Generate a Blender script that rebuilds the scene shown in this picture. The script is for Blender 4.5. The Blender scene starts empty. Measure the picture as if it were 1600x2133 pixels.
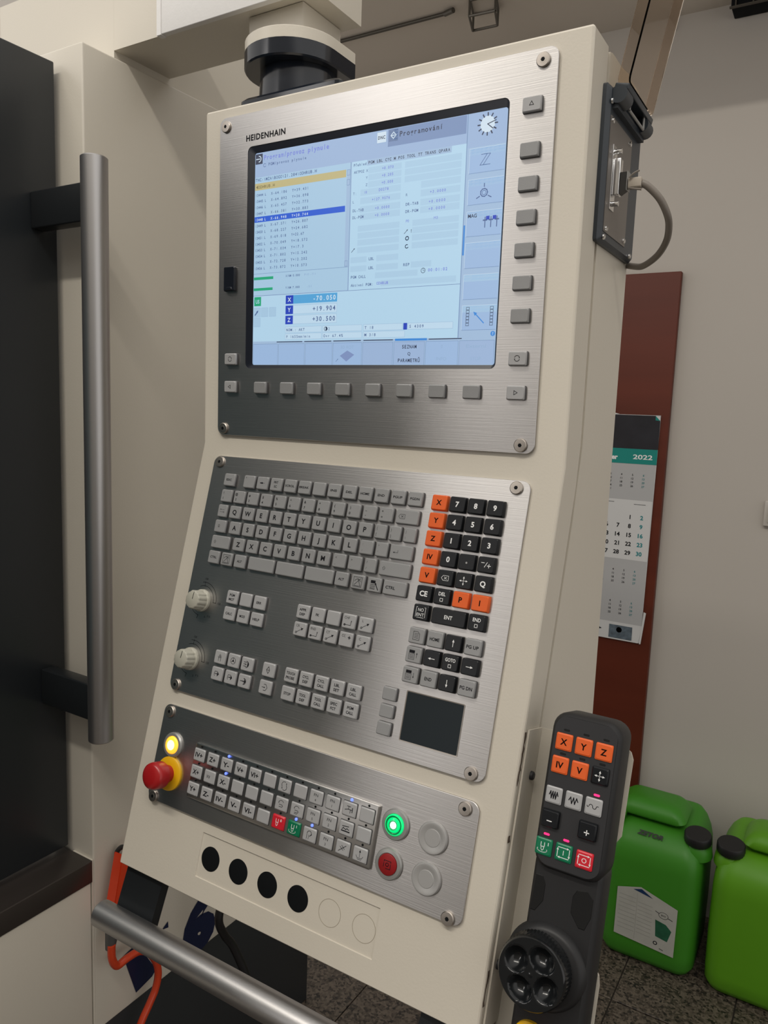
import bpy, bmesh, math, random
from mathutils import Vector, Matrix
random.seed(7)
SC = bpy.context.scene
COL = SC.collection
PI = math.pi
Z0 = 1.66                      # height above the floor of the reference point (upper left screw of the screen plate)

# ------------------------------------------------------------------ camera, world, lights, exposure
R_ = ((0.8524, 0.5216, 0.0369), (0.0995, -0.0925, -0.9907), (-0.5134, 0.8481, -0.1308))
cam_d = bpy.data.cameras.new('camera'); cam = bpy.data.objects.new('camera', cam_d); COL.objects.link(cam)
rt, dn, fw = Vector(R_[0]), Vector(R_[1]), Vector(R_[2])
cm = Matrix.Identity(4)
for i in range(3):
    cm[i][0] = rt[i]; cm[i][1] = -dn[i]; cm[i][2] = -fw[i]
cm[0][3], cm[1][3], cm[2][3] = 0.6392, -0.6798, -0.3132 + Z0
cam.matrix_world = cm
cam_d.sensor_fit = 'VERTICAL'; cam_d.sensor_height = 24.0
cam_d.lens = 24.0 * 1586.6 / 2133.0
cam_d.clip_start = 0.02; cam_d.clip_end = 60
SC.camera = cam

wd = bpy.data.worlds.new('world'); SC.world = wd; wd.use_nodes = True
wd.node_tree.nodes['Background'].inputs[0].default_value = (1.0, 0.965, 0.92, 1)
wd.node_tree.nodes['Background'].inputs[1].default_value = 0.86
SC.view_settings.view_transform = 'Standard'; SC.view_settings.look = 'None'
SC.view_settings.exposure = 0.0; SC.view_settings.gamma = 1.0
SC.view_settings.use_curve_mapping = False

def area(name, loc, target, sx, sy, power, col):
    d = bpy.data.lights.new(name, 'AREA'); d.shape = 'RECTANGLE'; d.size = sx; d.size_y = sy
    d.energy = power; d.color = col
    o = bpy.data.objects.new(name, d); COL.objects.link(o)
    o.location = (loc[0], loc[1], loc[2] + Z0)
    v = Vector(target) - Vector(loc)
    o.rotation_euler = v.to_track_quat('-Z', 'Y').to_euler()
    return o
area('window_light', (-2.15, -3.22, 1.42), (-2.15, 0.0, 1.42), 1.4, 0.7, 9.0, (1.0, 0.96, 0.93))  # assumed, unseen opening; area light placed for the screen plate's bright top
area('window_light', (-1.66, -3.22, 0.15), (-1.66, 0.0, 0.15), 0.77, 1.75, 29.0, (1.0, 0.96, 0.93))  # added, unseen area light, placed and sized for the lower plates' bright band
area('ceiling_tube_light', (1.2, -1.6, 1.9), (1.2, -1.6, 0.0), 1.5, 0.16, 24, (1.0, 0.94, 0.84))  # assumed overhead tube, out of view
area('ceiling_tube_light', (-0.45, -1.6, 1.9), (-0.45, -1.6, 0.0), 1.5, 0.16, 34, (1.0, 0.94, 0.84))  # second assumed tube, moved to brighten the column front

# ------------------------------------------------------------------ materials
MATS = {}
def mat(name, col, rough=0.5, metal=0.0, emit=None, es=1.0, noise=0.0, nscale=40.0, bump=0.0, bscale=200.0,
        stretch=None, spec=0.5, coat=0.0, trans=0.0, alpha=1.0):
    m = bpy.data.materials.new(name); m.use_nodes = True
    nt = m.node_tree; b = nt.nodes['Principled BSDF']
    b.inputs['Base Color'].default_value = (*col, 1); b.inputs['Roughness'].default_value = rough
    b.inputs['Metallic'].default_value = metal; b.inputs['Specular IOR Level'].default_value = spec
    b.inputs['Coat Weight'].default_value = coat; b.inputs['Coat Roughness'].default_value = 0.08
    if trans: b.inputs['Transmission Weight'].default_value = trans
    if alpha < 1: b.inputs['Alpha'].default_value = alpha
    if emit:
        b.inputs['Emission Color'].default_value = (*emit, 1); b.inputs['Emission Strength'].default_value = es
    tc = nt.nodes.new('ShaderNodeTexCoord'); mp = nt.nodes.new('ShaderNodeMapping')
    nt.links.new(tc.outputs['Object'], mp.inputs['Vector'])
    if stretch: mp.inputs['Scale'].default_value = stretch
    if noise:
        n = nt.nodes.new('ShaderNodeTexNoise'); n.inputs['Scale'].default_value = nscale; n.inputs['Detail'].default_value = 5
        nt.links.new(mp.outputs['Vector'], n.inputs['Vector'])
        mx = nt.nodes.new('ShaderNodeMix'); mx.data_type = 'RGBA'; mx.blend_type = 'MULTIPLY'
        mx.inputs[0].default_value = 1.0
        mr = nt.nodes.new('ShaderNodeMapRange'); mr.inputs[3].default_value = 1 - noise; mr.inputs[4].default_value = 1 + noise
        nt.links.new(n.outputs['Fac'], mr.inputs[0])
        mx.inputs[6].default_value = (*col, 1); nt.links.new(mr.outputs[0], mx.inputs[7])
        nt.links.new(mx.outputs[2], b.inputs['Base Color'])
    if bump:
        n2 = nt.nodes.new('ShaderNodeTexNoise'); n2.inputs['Scale'].default_value = bscale; n2.inputs['Detail'].default_value = 3
        nt.links.new(mp.outputs['Vector'], n2.inputs['Vector'])
        bp = nt.nodes.new('ShaderNodeBump'); bp.inputs['Strength'].default_value = bump; bp.inputs['Distance'].default_value = 0.001
        nt.links.new(n2.outputs['Fac'], bp.inputs['Height']); nt.links.new(bp.outputs['Normal'], b.inputs['Normal'])
    MATS[name] = m
    return m
mat('cream', (0.60, 0.555, 0.475), 0.38, noise=0.03, nscale=6, bump=0.10, bscale=420)
mat('cream_machine', (0.60, 0.56, 0.485), 0.33, noise=0.05, nscale=3, bump=0.10, bscale=380)
mat('steel', (0.52, 0.505, 0.495), 0.37, 1.0, noise=0.07, nscale=1.0, bump=0.12, bscale=1.0, stretch=(14, 900, 900))
_n = MATS['steel'].node_tree; _b = _n.nodes['Principled BSDF']; _b.inputs['Anisotropic'].default_value = 0.6
_c = _n.nodes.new('ShaderNodeCombineXYZ'); _c.inputs[2].default_value = 1.0; _n.links.new(_c.outputs[0], _b.inputs['Tangent'])   # brushed left to right
mat('steel_frame', (0.50, 0.49, 0.48), 0.30, 1.0, bump=0.05, bscale=300)
mat('screw_steel', (0.44, 0.40, 0.36), 0.38, 1.0)
mat('tube', (0.50, 0.49, 0.49), 0.40, 1.0, bump=0.04, bscale=600)
mat('dark_door', (0.018, 0.021, 0.024), 0.34, spec=0.45, noise=0.1, nscale=3)
mat('dark_bracket', (0.012, 0.014, 0.016), 0.35)
mat('bronze_trim', (0.05, 0.042, 0.038), 0.28, 0.35, noise=0.15, nscale=5)
mat('black_gloss', (0.010, 0.013, 0.020), 0.16, spec=0.6)
mat('bezel_black', (0.006, 0.009, 0.018), 0.35)
mat('key_grey', (0.27, 0.272, 0.275), 0.42, noise=0.05, nscale=60, bump=0.05, bscale=900)
mat('key_side', (0.075, 0.075, 0.078), 0.5)  # shade of the key sides and gaps, put into the colour
mat('key_light', (0.37, 0.37, 0.375), 0.38, noise=0.04, nscale=60)
mat('key_black', (0.007, 0.008, 0.010), 0.30, spec=0.28)
mat('key_orange', (0.72, 0.120, 0.026), 0.42, spec=0.25)
mat('key_red', (0.60, 0.015, 0.03), 0.35)
mat('key_green', (0.0, 0.16, 0.07), 0.35)
mat('ink_dark', (0.010, 0.010, 0.013), 0.6, spec=0.15)
mat('ink_white', (0.80, 0.80, 0.80), 0.5)
mat('ink_black', (0.006, 0.003, 0.002), 0.6, spec=0.1)
mat('touch', (0.016, 0.022, 0.026), 0.45, spec=0.22, bump=0.05, bscale=2000)
mat('knob', (0.40, 0.39, 0.33), 0.42)
mat('estop_red', (0.36, 0.010, 0.012), 0.28)
mat('estop_yellow', (0.75, 0.42, 0.005), 0.38)
mat('lamp_yellow', (0.9, 0.6, 0.05), 0.3, emit=(1.0, 0.40, 0.03), es=1.2)
mat('lamp_yellow_core', (0.9, 0.8, 0.3), 0.3, emit=(1.0, 0.70, 0.28), es=2.6)
mat('lamp_green', (0.0, 0.5, 0.12), 0.15, emit=(0.0, 0.80, 0.22), es=0.85)
mat('lamp_green_dark', (0.0, 0.2, 0.06), 0.15, emit=(0.0, 0.12, 0.04), es=0.4)
mat('lamp_green_core', (0.5, 1, 0.6), 0.2, emit=(0.35, 1.0, 0.55), es=4)
mat('led_blue', (0.1, 0.15, 0.9), 0.3, emit=(0.12, 0.2, 1.0), es=1.6)
mat('led_red', (0.9, 0.02, 0.15), 0.3, emit=(1.0, 0.03, 0.18), es=1.1)
mat('red_cap', (0.26, 0.010, 0.012), 0.45, spec=0.3)
mat('ring_grey', (0.34, 0.34, 0.33), 0.35, 0.5)
mat('blank_button', (0.35, 0.345, 0.34), 0.38, 0.2)
mat('hole_black', (0.004, 0.005, 0.006), 0.7, spec=0.15)
mat('line_shadow', (0.30, 0.26, 0.20), 0.6)  # darker cream for the casing joint and knock-out outlines
mat('chip_brown', (0.07, 0.045, 0.03), 0.7)
mat('rubber', (0.022, 0.022, 0.024), 0.55)
mat('handheld', (0.017, 0.017, 0.018), 0.45, spec=0.35, bump=0.03, bscale=900)
mat('handheld_face', (0.026, 0.026, 0.028), 0.45, spec=0.35)
mat('handheld_dark', (0.008, 0.008, 0.008), 0.6, spec=0.25)
mat('wheel_black', (0.007, 0.008, 0.009), 0.16)
mat('socket', (0.030, 0.038, 0.048), 0.38)
mat('insert', (0.26, 0.24, 0.225), 0.42, 0.8)
mat('chrome', (0.85, 0.85, 0.85), 0.08, 1.0)
mat('cable_grey', (0.20, 0.175, 0.15), 0.42)
mat('plug_dark', (0.030, 0.028, 0.026), 0.4)
mat('plug_beige', (0.42, 0.37, 0.31), 0.45)
mat('cable_black', (0.008, 0.008, 0.009), 0.35)
mat('wall', (0.48, 0.445, 0.405), 0.75, noise=0.03, nscale=2, bump=0.04, bscale=60)
mat('wall_far', (0.27, 0.255, 0.235), 0.75, noise=0.03, nscale=2)
mat('ceiling', (0.62, 0.56, 0.49), 0.8, noise=0.03, nscale=2)
mat('redwood', (0.105, 0.020, 0.009), 0.48, spec=0.3, noise=0.32, nscale=2.5, stretch=(0.6, 1, 5))
mat('paper_white', (0.60, 0.60, 0.60), 0.6)
mat('paper_grey', (0.42, 0.42, 0.425), 0.6)
mat('paper_teal', (0.0, 0.22, 0.19), 0.55)
mat('ink_teal', (0.0, 0.20, 0.22), 0.55)
mat('photo_dark', (0.020, 0.020, 0.026), 0.35, noise=0.6, nscale=18)
mat('photo_mix', (0.10, 0.13, 0.16), 0.4, noise=0.8, nscale=90)
mat('photo_pink', (0.32, 0.18, 0.14), 0.4)
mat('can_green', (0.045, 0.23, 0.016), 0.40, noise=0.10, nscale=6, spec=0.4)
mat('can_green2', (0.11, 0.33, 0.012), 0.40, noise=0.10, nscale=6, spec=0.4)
mat('cap_black', (0.010, 0.010, 0.011), 0.5)
mat('label_paper', (0.44, 0.44, 0.40), 0.5, noise=0.12, nscale=30)
mat('label_line', (0.33, 0.33, 0.30), 0.6)
mat('label_blue', (0.005, 0.03, 0.10), 0.5)
mat('label_green', (0.015, 0.10, 0.05), 0.5, noise=0.5, nscale=60)
mat('decal_blue', (0.006, 0.012, 0.045), 0.35)
mat('gun_orange', (0.62, 0.045, 0.010), 0.38)
mat('hose_orange', (0.50, 0.045, 0.012), 0.25)
mat('grey_fitting', (0.10, 0.10, 0.10), 0.35, 0.5)
mat('sheet_white', (0.72, 0.71, 0.70), 0.7, noise=0.03, nscale=120, bump=0.15, bscale=300)
mat('grout', (0.035, 0.028, 0.022), 0.8)
mat('wire', (0.09, 0.08, 0.065), 0.45, 0.4)
mat('plinth', (0.022, 0.025, 0.028), 0.45, noise=0.1, nscale=5)
mat('switch_plastic', (0.5, 0.47, 0.43), 0.4)
mat('window_teal', (0.02, 0.035, 0.04), 0.25, emit=(0.12, 0.32, 0.36), es=0.05)
# smoked transparent cover
m = mat('smoked', (0.82, 0.73, 0.64), 0.05, trans=1.0); m.node_tree.nodes['Principled BSDF'].inputs['IOR'].default_value = 1.12
# clear coat glass of the screen is part of the picture (matt panel)
def scr(name, col, k=0.88):
    m = bpy.data.materials.new('screen_' + name); m.use_nodes = True
    b = m.node_tree.nodes['Principled BSDF']
    b.inputs['Base Color'].default_value = (0.02, 0.02, 0.02, 1); b.inputs['Roughness'].default_value = 0.4
    b.inputs['Emission Color'].default_value = (*col, 1); b.inputs['Emission Strength'].default_value = k
    MATS['s_' + name] = m
def lin(r, g, b):
    return tuple(((c / 255) / 12.92 if c / 255 < 0.04045 else ((c / 255 + 0.055) / 1.055) ** 2.4) for c in (r, g, b))
for nme, c in dict(base=(165, 193, 224), field=(184, 219, 242), field2=(172, 206, 232), pale=(176, 210, 235), cell=(160, 190, 228),
                   cellline=(112, 140, 182), head=(160, 186, 222), tab=(124, 148, 190), text=(80, 104, 152), dark=(40, 52, 80), violet=(120, 134, 220),
                   yellow=(196, 184, 132), yellow_ink=(120, 110, 70), blue=(30, 92, 214), navy=(32, 66, 190), cyan=(84, 168, 222), cyanbtn=(60, 140, 220),
                   green=(28, 170, 122), white=(214, 232, 246), white2=(196, 224, 244), faint=(150, 180, 214), diamond=(130, 150, 196)).items():
    scr(nme, lin(*c))
# terrazzo
m = mat('terrazzo', (0.10, 0.085, 0.07), 0.45); nt = m.node_tree; b = nt.nodes['Principled BSDF']
tc = nt.nodes.new('ShaderNodeNewGeometry'); vo = nt.nodes.new('ShaderNodeTexVoronoi'); vo.inputs['Scale'].default_value = 190
n1 = nt.nodes.new('ShaderNodeTexNoise'); n1.inputs['Scale'].default_value = 55; n1.inputs['Detail'].default_value = 4
nt.links.new(tc.outputs['Position'], vo.inputs['Vector']); nt.links.new(tc.outputs['Position'], n1.inputs['Vector'])
sp = nt.nodes.new('ShaderNodeSeparateColor'); nt.links.new(vo.outputs['Color'], sp.inputs[0])
ad = nt.nodes.new('ShaderNodeMath'); ad.operation = 'ADD'; nt.links.new(sp.outputs[0], ad.inputs[0]); nt.links.new(n1.outputs['Fac'], ad.inputs[1])
cr = nt.nodes.new('ShaderNodeValToRGB'); cr.color_ramp.elements[0].position = 0.30; cr.color_ramp.elements[0].color = (0.012, 0.010, 0.009, 1)
cr.color_ramp.elements[1].position = 0.85; cr.color_ramp.elements[1].color = (0.13, 0.105, 0.082, 1)
e = cr.color_ramp.elements.new(0.52); e.color = (0.060, 0.047, 0.036, 1)
md = nt.nodes.new('ShaderNodeMath'); md.operation = 'MULTIPLY'; md.inputs[1].default_value = 0.62
nt.links.new(ad.outputs[0], md.inputs[0]); nt.links.new(md.outputs[0], cr.inputs[0]); nt.links.new(cr.outputs[0], b.inputs['Base Color'])

# ------------------------------------------------------------------ object helpers
WM = {}
def link(o, M, parent=None):
    COL.objects.link(o); WM[o.name] = M.copy()
    if parent is not None:
        o.parent = parent; o.matrix_local = WM[parent.name].inverted() @ M
    else: o.matrix_world = M
    return o
def me(name, bm, mats, smooth=None):
    bmesh.ops.recalc_face_normals(bm, faces=bm.faces)
    d = bpy.data.meshes.new(name); bm.to_mesh(d); bm.free()
    for k in ([mats] if isinstance(mats, str) else mats): d.materials.append(MATS[k])
    if smooth is not None:
        d.polygons.foreach_set('use_smooth', [True] * len(d.polygons))
        d.set_sharp_from_angle(angle=math.radians(smooth))
    return d
def obj(name, mesh, M=None, parent=None):
    return link(bpy.data.objects.new(name, mesh), M if M is not None else Matrix.Identity(4), parent)
def tag(o, label, cat, group=None, kind=None):
    if label: o['label'] = label
    if cat: o['category'] = cat
    if group: o['group'] = group
    if kind: o['kind'] = kind
    return o
def thing(name, loc, label, cat, group=None):
    o = bpy.data.objects.new(name, None); o.empty_display_size = 0.05
    link(o, Matrix.Translation(loc)); return tag(o, label, cat, group)
def frame(o, x, y, z):
    M = Matrix.Identity(4)
    for i in range(3): M[i][0] = x[i]; M[i][1] = y[i]; M[i][2] = z[i]; M[i][3] = o[i]
    return M
TA = 0.2675
ca, sa = math.cos(TA), math.sin(TA)
MU = frame((0, 0, Z0), (1, 0, 0), (0, 0, 1), (0, -1, 0))                       # upper console face, mm: right, up, out
ML = frame((0, -0.0031, Z0 - 0.3699), (1, 0, 0), (0, sa, ca), (0, -ca, sa))    # tilted lower face
def MY(y): return frame((0, y, Z0), (1, 0, 0), (0, 0, 1), (0, -1, 0))          # anything facing -y
def MX(x): return frame((x, 0, Z0), (0, 1, 0), (0, 0, 1), (1, 0, 0))           # anything facing +x
T = Matrix.Translation
def at(F, u, v, h=0.0): return F @ T((u / 1000, -v / 1000, h / 1000))          # v counts downwards
def pol(M, pts): return [M @ Vector(p) for p in pts]

def rr(w, h, r, n=4, cx=0, cy=0):
    r = min(r, w / 2 - 1e-6, h / 2 - 1e-6); out = []
    for qx, qy, a0 in ((1, 1, 0), (-1, 1, 90), (-1, -1, 180), (1, -1, 270)):
        for i in range(n + 1):
            a = math.radians(a0 + 90 * i / n)
            out.append((cx + qx * (w / 2 - r) + r * math.cos(a), cy + qy * (h / 2 - r) + r * math.sin(a)))
    return out
def circ(r, n=24, cx=0, cy=0): return [(cx + r * math.cos(2 * PI * i / n), cy + r * math.sin(2 * PI * i / n)) for i in range(n)]
S = 0.001
def loft(bm, loops, cap0=True, cap1=True, mi=0, s=S):
    """loops: list of (poly2d, z) in mm, same count, or lists of 3-D points"""
    rings = []
    for L in loops:
        if isinstance(L, tuple): pts = [(x * s, y * s, L[1] * s) for x, y in L[0]]
        else: pts = L
        rings.append([bm.verts.new(p) for p in pts])
    n = len(rings[0]); fs = []
    for a, b in zip(rings, rings[1:]):
        for i in range(n): fs.append(bm.faces.new((a[i], a[(i + 1) % n], b[(i + 1) % n], b[i])))
    if cap0: fs.append(bm.faces.new(rings[0][::-1]))
    if cap1: fs.append(bm.faces.new(rings[-1]))
    for f in fs: f.material_index = mi
    return rings
def box(bm, x0, x1, y0, y1, z0, z1, mi=0, bev=0.0):
    vs = [bm.verts.new((x, y, z)) for z in (z0, z1) for x, y in ((x0, y0), (x1, y0), (x1, y1), (x0, y1))]
    fs = [bm.faces.new([vs[i] for i in q]) for q in ((3, 2, 1, 0), (4, 5, 6, 7), (0, 1, 5, 4), (1, 2, 6, 5), (2, 3, 7, 6), (3, 0, 4, 7))]
    for f in fs: f.material_index = mi
    if bev:
        es = list({e for f in fs for e in f.edges})
        bmesh.ops.bevel(bm, geom=es, offset=bev, segments=3, affect='EDGES', profile=0.5)
def bxm(x0, x1, y0, y1, z0, z1, mats, bev=0.0, name='box'):
    bm = bmesh.new(); box(bm, x0, x1, y0, y1, z0, z1, 0, bev); return me(name, bm, mats, 40 if bev else None)
def lathe(bm, prof, n=32, mi=0, s=S, cap1=True, cap0=True):
    loft(bm, [(circ(max(r, 0.01), n), z) for r, z in prof], cap0, cap1, mi, s)
def tube(bm, pts, r, n=10, mi=0, cap=True, closed=False):
    pts = [Vector(p) for p in pts]; rings = []
    up = Vector((0, 0, 1)); prev = None
    for i, p in enumerate(pts):
        t = (pts[min(i + 1, len(pts) - 1)] - pts[max(i - 1, 0)]).normalized()
        if prev is None:
            a = t.orthogonal().normalized()
        else: a = (prev - t * prev.dot(t)).normalized()
        prev = a; b = t.cross(a)
        rr_ = r[i] if isinstance(r, (list, tuple)) else r
        rings.append([p + (a * math.cos(2 * PI * k / n) + b * math.sin(2 * PI * k / n)) * rr_ for k in range(n)])
    loft(bm, rings, cap, cap, mi)
def spline(P, k=8):
    P = [Vector(p) for p in P]; out = []
    for i in range(len(P) - 1):
        p0, p1, p2, p3 = P[max(i - 1, 0)], P[i], P[i + 1], P[min(i + 2, len(P) - 1)]
        for j in range(k):
            t = j / k
            out.append(0.5 * ((2 * p1) + (p2 - p0) * t + (2 * p0 - 5 * p1 + 4 * p2 - p3) * t * t + (3 * p1 - p0 - 3 * p2 + p3) * t ** 3))
    out.append(P[-1]); return out
def prismx(bm, prof, x0, x1, mi=0):
    """prof: list of (y, z); extruded along x (metres)"""
    loft(bm, [[(x0, y, z) for y, z in prof], [(x1, y, z) for y, z in prof]], mi=mi)

# ---- lettering and flat print, all in mm on the local XY plane
_tc = {}
def textgeo(s, bold=0.0, shear=0.0, spacing=1.0):
    k = (s, bold, shear, spacing)
    if k in _tc: return _tc[k]
    c = bpy.data.curves.new('txt', 'FONT'); c.body = s; c.size = 1.0; c.align_x = 'CENTER'; c.align_y = 'CENTER'
    c.resolution_u = 3; c.offset = bold; c.shear = shear; c.space_character = spacing; c.space_line = 0.85
    c.fill_mode = 'FRONT'
    o = bpy.data.objects.new('txt', c); d = bpy.data.meshes.new_from_object(o)
    vs = [(v.co.x, v.co.y) for v in d.vertices]; fs = [tuple(p.vertices) for p in d.polygons]
    bpy.data.objects.remove(o); bpy.data.curves.remove(c); bpy.data.meshes.remove(d)
    if vs:
        x0 = min(v[0] for v in vs); x1 = max(v[0] for v in vs); y0 = min(v[1] for v in vs); y1 = max(v[1] for v in vs)
    else: x0 = x1 = y0 = y1 = 0
    _tc[k] = (vs, fs, (x0, x1, y0, y1)); return _tc[k]
class Ink:
    def __init__(self, z=0.0): self.bm = bmesh.new(); self.z = z
    def face(self, pts, mi=0):
        f = self.bm.faces.new([self.bm.verts.new((x * S, y * S, self.z * S)) for x, y in pts]); f.material_index = mi; return self
    def text(self, s, cx=0, cy=0, h=3.0, w=None, mi=0, bold=0.0, shear=0.0, left=None, right=None, spacing=1.0, capref=True):
        """h = height of a capital letter in mm; w = total width in mm"""
        vs, fs, (x0, x1, y0, y1) = textgeo(s, bold, shear, spacing)
        if not vs: return self
        k = h / 0.73; nl = s.count('\n')
        kx = k if w is None else w / max(x1 - x0, 1e-6)
        ky = k if not nl else (h * (nl + 1) * 1.25) / (y1 - y0)
        mx = (x0 + x1) / 2
        if left is not None: mx = x0; cx = left
        if right is not None: mx = x1; cx = right
        if nl: my = (y0 + y1) / 2
        else:
            _, _, (a, b_, c0, c1) = textgeo('H', bold); my = (c0 + c1) / 2
            if not capref: my = (y0 + y1) / 2
        vv = [self.bm.verts.new(((cx + (x - mx) * kx) * S, (cy + (y - my) * ky) * S, self.z * S)) for x, y in vs]
        for f in fs:
            try: self.bm.faces.new([vv[i] for i in f]).material_index = mi
            except ValueError: pass
        return self
    def line(self, pts, w=0.35, closed=False, mi=0):
        P = [Vector(p) for p in pts]
        if closed: P = P + [P[0]]
        for a, b in zip(P, P[1:]):
            d = (b - a); 
            if d.length < 1e-6: continue
            d.normalize(); n = Vector((-d.y, d.x)) * w / 2; e = d * w / 2
            self.face([a - e - n, b + e - n, b + e + n, a - e + n], mi)
        return self
    def ring(self, cx, cy, r, w=0.35, a0=0, a1=360, n=20, mi=0, ry=None):
        ry = ry or r
        P = [(cx + r * math.cos(math.radians(a0 + (a1 - a0) * i / n)), cy + ry * math.sin(math.radians(a0 + (a1 - a0) * i / n))) for i in range(n + 1)]
        return self.line(P, w, False, mi)
    def rect(self, x0, y0, x1, y1, mi=0): return self.face([(x0, y0), (x1, y0), (x1, y1), (x0, y1)], mi)
    def arrow(self, a, b, w=0.4, hd=1.3, mi=0):
        a = Vector(a); b = Vector(b); d = (b - a).normalized(); n = Vector((-d.y, d.x))
        self.line([a, b - d * hd * 0.9], w, mi=mi)
        return self.face([b, b - d * hd + n * hd * 0.45, b - d * hd - n * hd * 0.45], mi)
    def done(self, name, mats):
        if isinstance(mats, str): mats = [mats]
        for f in self.bm.faces:
            f.normal_update()
            if f.normal.z < 0: f.normal_flip()
        d = bpy.data.meshes.new(name); self.bm.to_mesh(d); self.bm.free()
        for k in mats: d.materials.append(MATS[k])
        return d

# ------------------------------------------------------------------ the room
def struct(name, mesh, M=None):
    o = obj(name, mesh, M); o['kind'] = 'structure'; return o
G = T((0, 0, Z0))
fl = struct('floor', bxm(-3.6, 4.0, -3.5, 1.56, -0.06, -0.004, 'grout'))
bm = bmesh.new(); g = 0.0018; t = 0.25
loft(bm, [(rr(250 - 3, 250 - 3, 1, 1), -4), (rr(250 - 3, 250 - 3, 1, 1), -0.8), (rr(250 - 5, 250 - 5, 1, 1), 0)])
tile = me('tile', bm, 'terrazzo')
for ix in range(-3, 8):
    for iy in range(-7, 7):
        x = 0.29 + t * ix + t / 2; y = 1.008 + t * iy - 4 * t + t / 2
        if y > 1.45: continue
        o = obj('tile', tile, T((x, y, random.uniform(-0.0006, 0.0006))), fl)
struct('wall_back', bxm(-3.6, 4.0, 1.46, 1.56, 0, 3.2, 'wall'))
# low soffit along the back wall
struct('ceiling', bxm(-3.6, 4.0, 0.95, 1.46, Z0 + 0.705, Z0 + 0.95, 'ceiling'))
bm = bmesh.new(); tube(bm, [(-1.6, 1.172, Z0 + 0.700), (-0.345, 1.172, Z0 + 0.700)], 0.0045, 10); tube(bm, [(-0.355, 1.172, Z0 + 0.700), (-0.325, 1.160, Z0 + 0.697)], 0.0065, 10)
struct('trim_1', me('trim_1', bm, 'wire', 50))
# wall behind the camera with two unseen, assumed windows added around the area lights (a low tall one and a high wide one)
bm = bmesh.new()
ASSUMED_WIN = [(-2.06, -1.26, Z0 - 0.745, Z0 + 1.045), (-2.87, -1.43, Z0 + 1.055, Z0 + 1.785)]
(a0, a1, a2, a3), (b0, b1, b2, b3) = ASSUMED_WIN
box(bm, a1, 4.0, -3.4, -3.3, 0, 3.6); box(bm, -3.6, a0, -3.4, -3.3, 0, b2); box(bm, a0, a1, -3.4, -3.3, 0, a2)
box(bm, -3.6, b0, -3.4, -3.3, b2, 3.6); box(bm, b1, a1, -3.4, -3.3, a3, 3.6); box(bm, b0, b1, -3.4, -3.3, b3, 3.6)
struct('wall_front', me('wall_front', bm, 'wall_far'))
for i, (x0, x1, z0, z1) in enumerate(ASSUMED_WIN):
    bm = bmesh.new()
    for x in (x0, x1 - 0.03): box(bm, x, x + 0.03, -3.38, -3.32, z0, z1)
    for z in (z0, z1 - 0.03): box(bm, x0 + 0.031, x1 - 0.031, -3.38, -3.32, z, z + 0.03)
    struct('window_%d' % (i + 1), me('window_frame', bm, 'paper_white'))  # frames added around the unseen lights
# red-brown board on the wall
board = obj('wall_board', bxm(-0.20, 0.2245, 1.440, 1.460, Z0 - 1.60, Z0 + 0.073, 'redwood', 0.002))
tag(board, 'tall red-brown wooden board fixed to the back wall behind the calendar', 'board')

# ------------------------------------------------------------------ calendar
F = MY(1.436)
cal = thing('wall_calendar', (0.10, 1.436, Z0 - 0.297), 'three-month paper calendar for 2022 hanging on the red-brown board', 'calendar')
k = 0.9925                                            # board surface is nearer than the plane it was measured on
def cx(x): return 639.2 + (x - 639.2) * k
def cv(v): return 313.2 + (v - 313.2) * k
L0, R0 = -60, 200
bm = bmesh.new(); loft(bm, [([(cx(L0), -cv(925)), (cx(196), -cv(925)), (cx(201), -cv(297)), (cx(L0), -cv(297))], 0), ([(cx(L0), -cv(925)), (cx(196), -cv(925)), (cx(201), -cv(297)), (cx(L0), -cv(297))], 1.0)])
obj('backing_card', me('backing', bm, 'paper_white'), F, cal)
def sheet(name, v0, v1, m_, z=1.2, x1=200, x1b=None, th=0.8):
    bm = bmesh.new(); P = [(cx(L0), -cv(v1)), (cx(x1b or x1), -cv(v1)), (cx(x1), -cv(v0)), (cx(L0), -cv(v0))]
    loft(bm, [(P, z), (P, z + th)]); return obj(name, me(name, bm, m_), F, cal)
sheet('cover_picture', 298, 389, 'photo_dark', x1=200.5)
ink = Ink(2.2); ink.face([(cx(188), -cv(298.5)), (cx(200.3), -cv(298.5)), (cx(200.3), -cv(311))], 0); ink.face([(cx(188), -cv(298.5)), (cx(188), -cv(310)), (cx(200.3), -cv(311))], 1)
obj('corner_mark', ink.done('corner', ['paper_white', 'paper_teal']), F, cal)
sheet('title_band', 389, 429.5, 'paper_teal', x1=200)
sheet('month_sheet', 430, 529, 'paper_grey', x1=198)
sheet('month_sheet', 529, 695, 'paper_white', z=1.4, x1=197)
sheet('month_sheet', 695, 790, 'paper_grey', x1=196)
sheet('month_sheet', 790, 876, 'paper_grey', z=1.1, x1=196)
sheet('footer_strip', 876, 926, 'paper_white', z=1.0, x1=199, x1b=190)
ink = Ink(2.3)
ink.text('2022', h=12.5, cy=-cv(410.5), left=cx(137), w=51, bold=0.02); obj('year_lettering', ink.done('year', 'ink_white'), F, cal); ink = Ink(2.2); ink.text('er', h=13, cy=-cv(413), right=cx(96), bold=0.045)
obj('lettering', ink.done('cal_title', 'ink_white'), F, cal)
dk = Ink(2.5)
def month(first_col, ndays, v0, dv, h, cols, b=0.01, lastx=168, dx=29.5, vis=3):
    day = 1; row = 0; col = first_col
    while day <= ndays:
        x = lastx - (6 - col) * dx
        if x > 60:
            di = Ink(2.5); di.text(str(day), cx=cx(x), cy=-cv(v0 + row * dv), h=h, bold=b); do = obj('date', di.done('date', 'ink_teal' if col == 6 else 'ink_dark'), F, cal)
            if col == 6: do['label'] = 'teal date'
        day += 1; col += 1
        if col == 7: col = 0; row += 1
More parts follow.
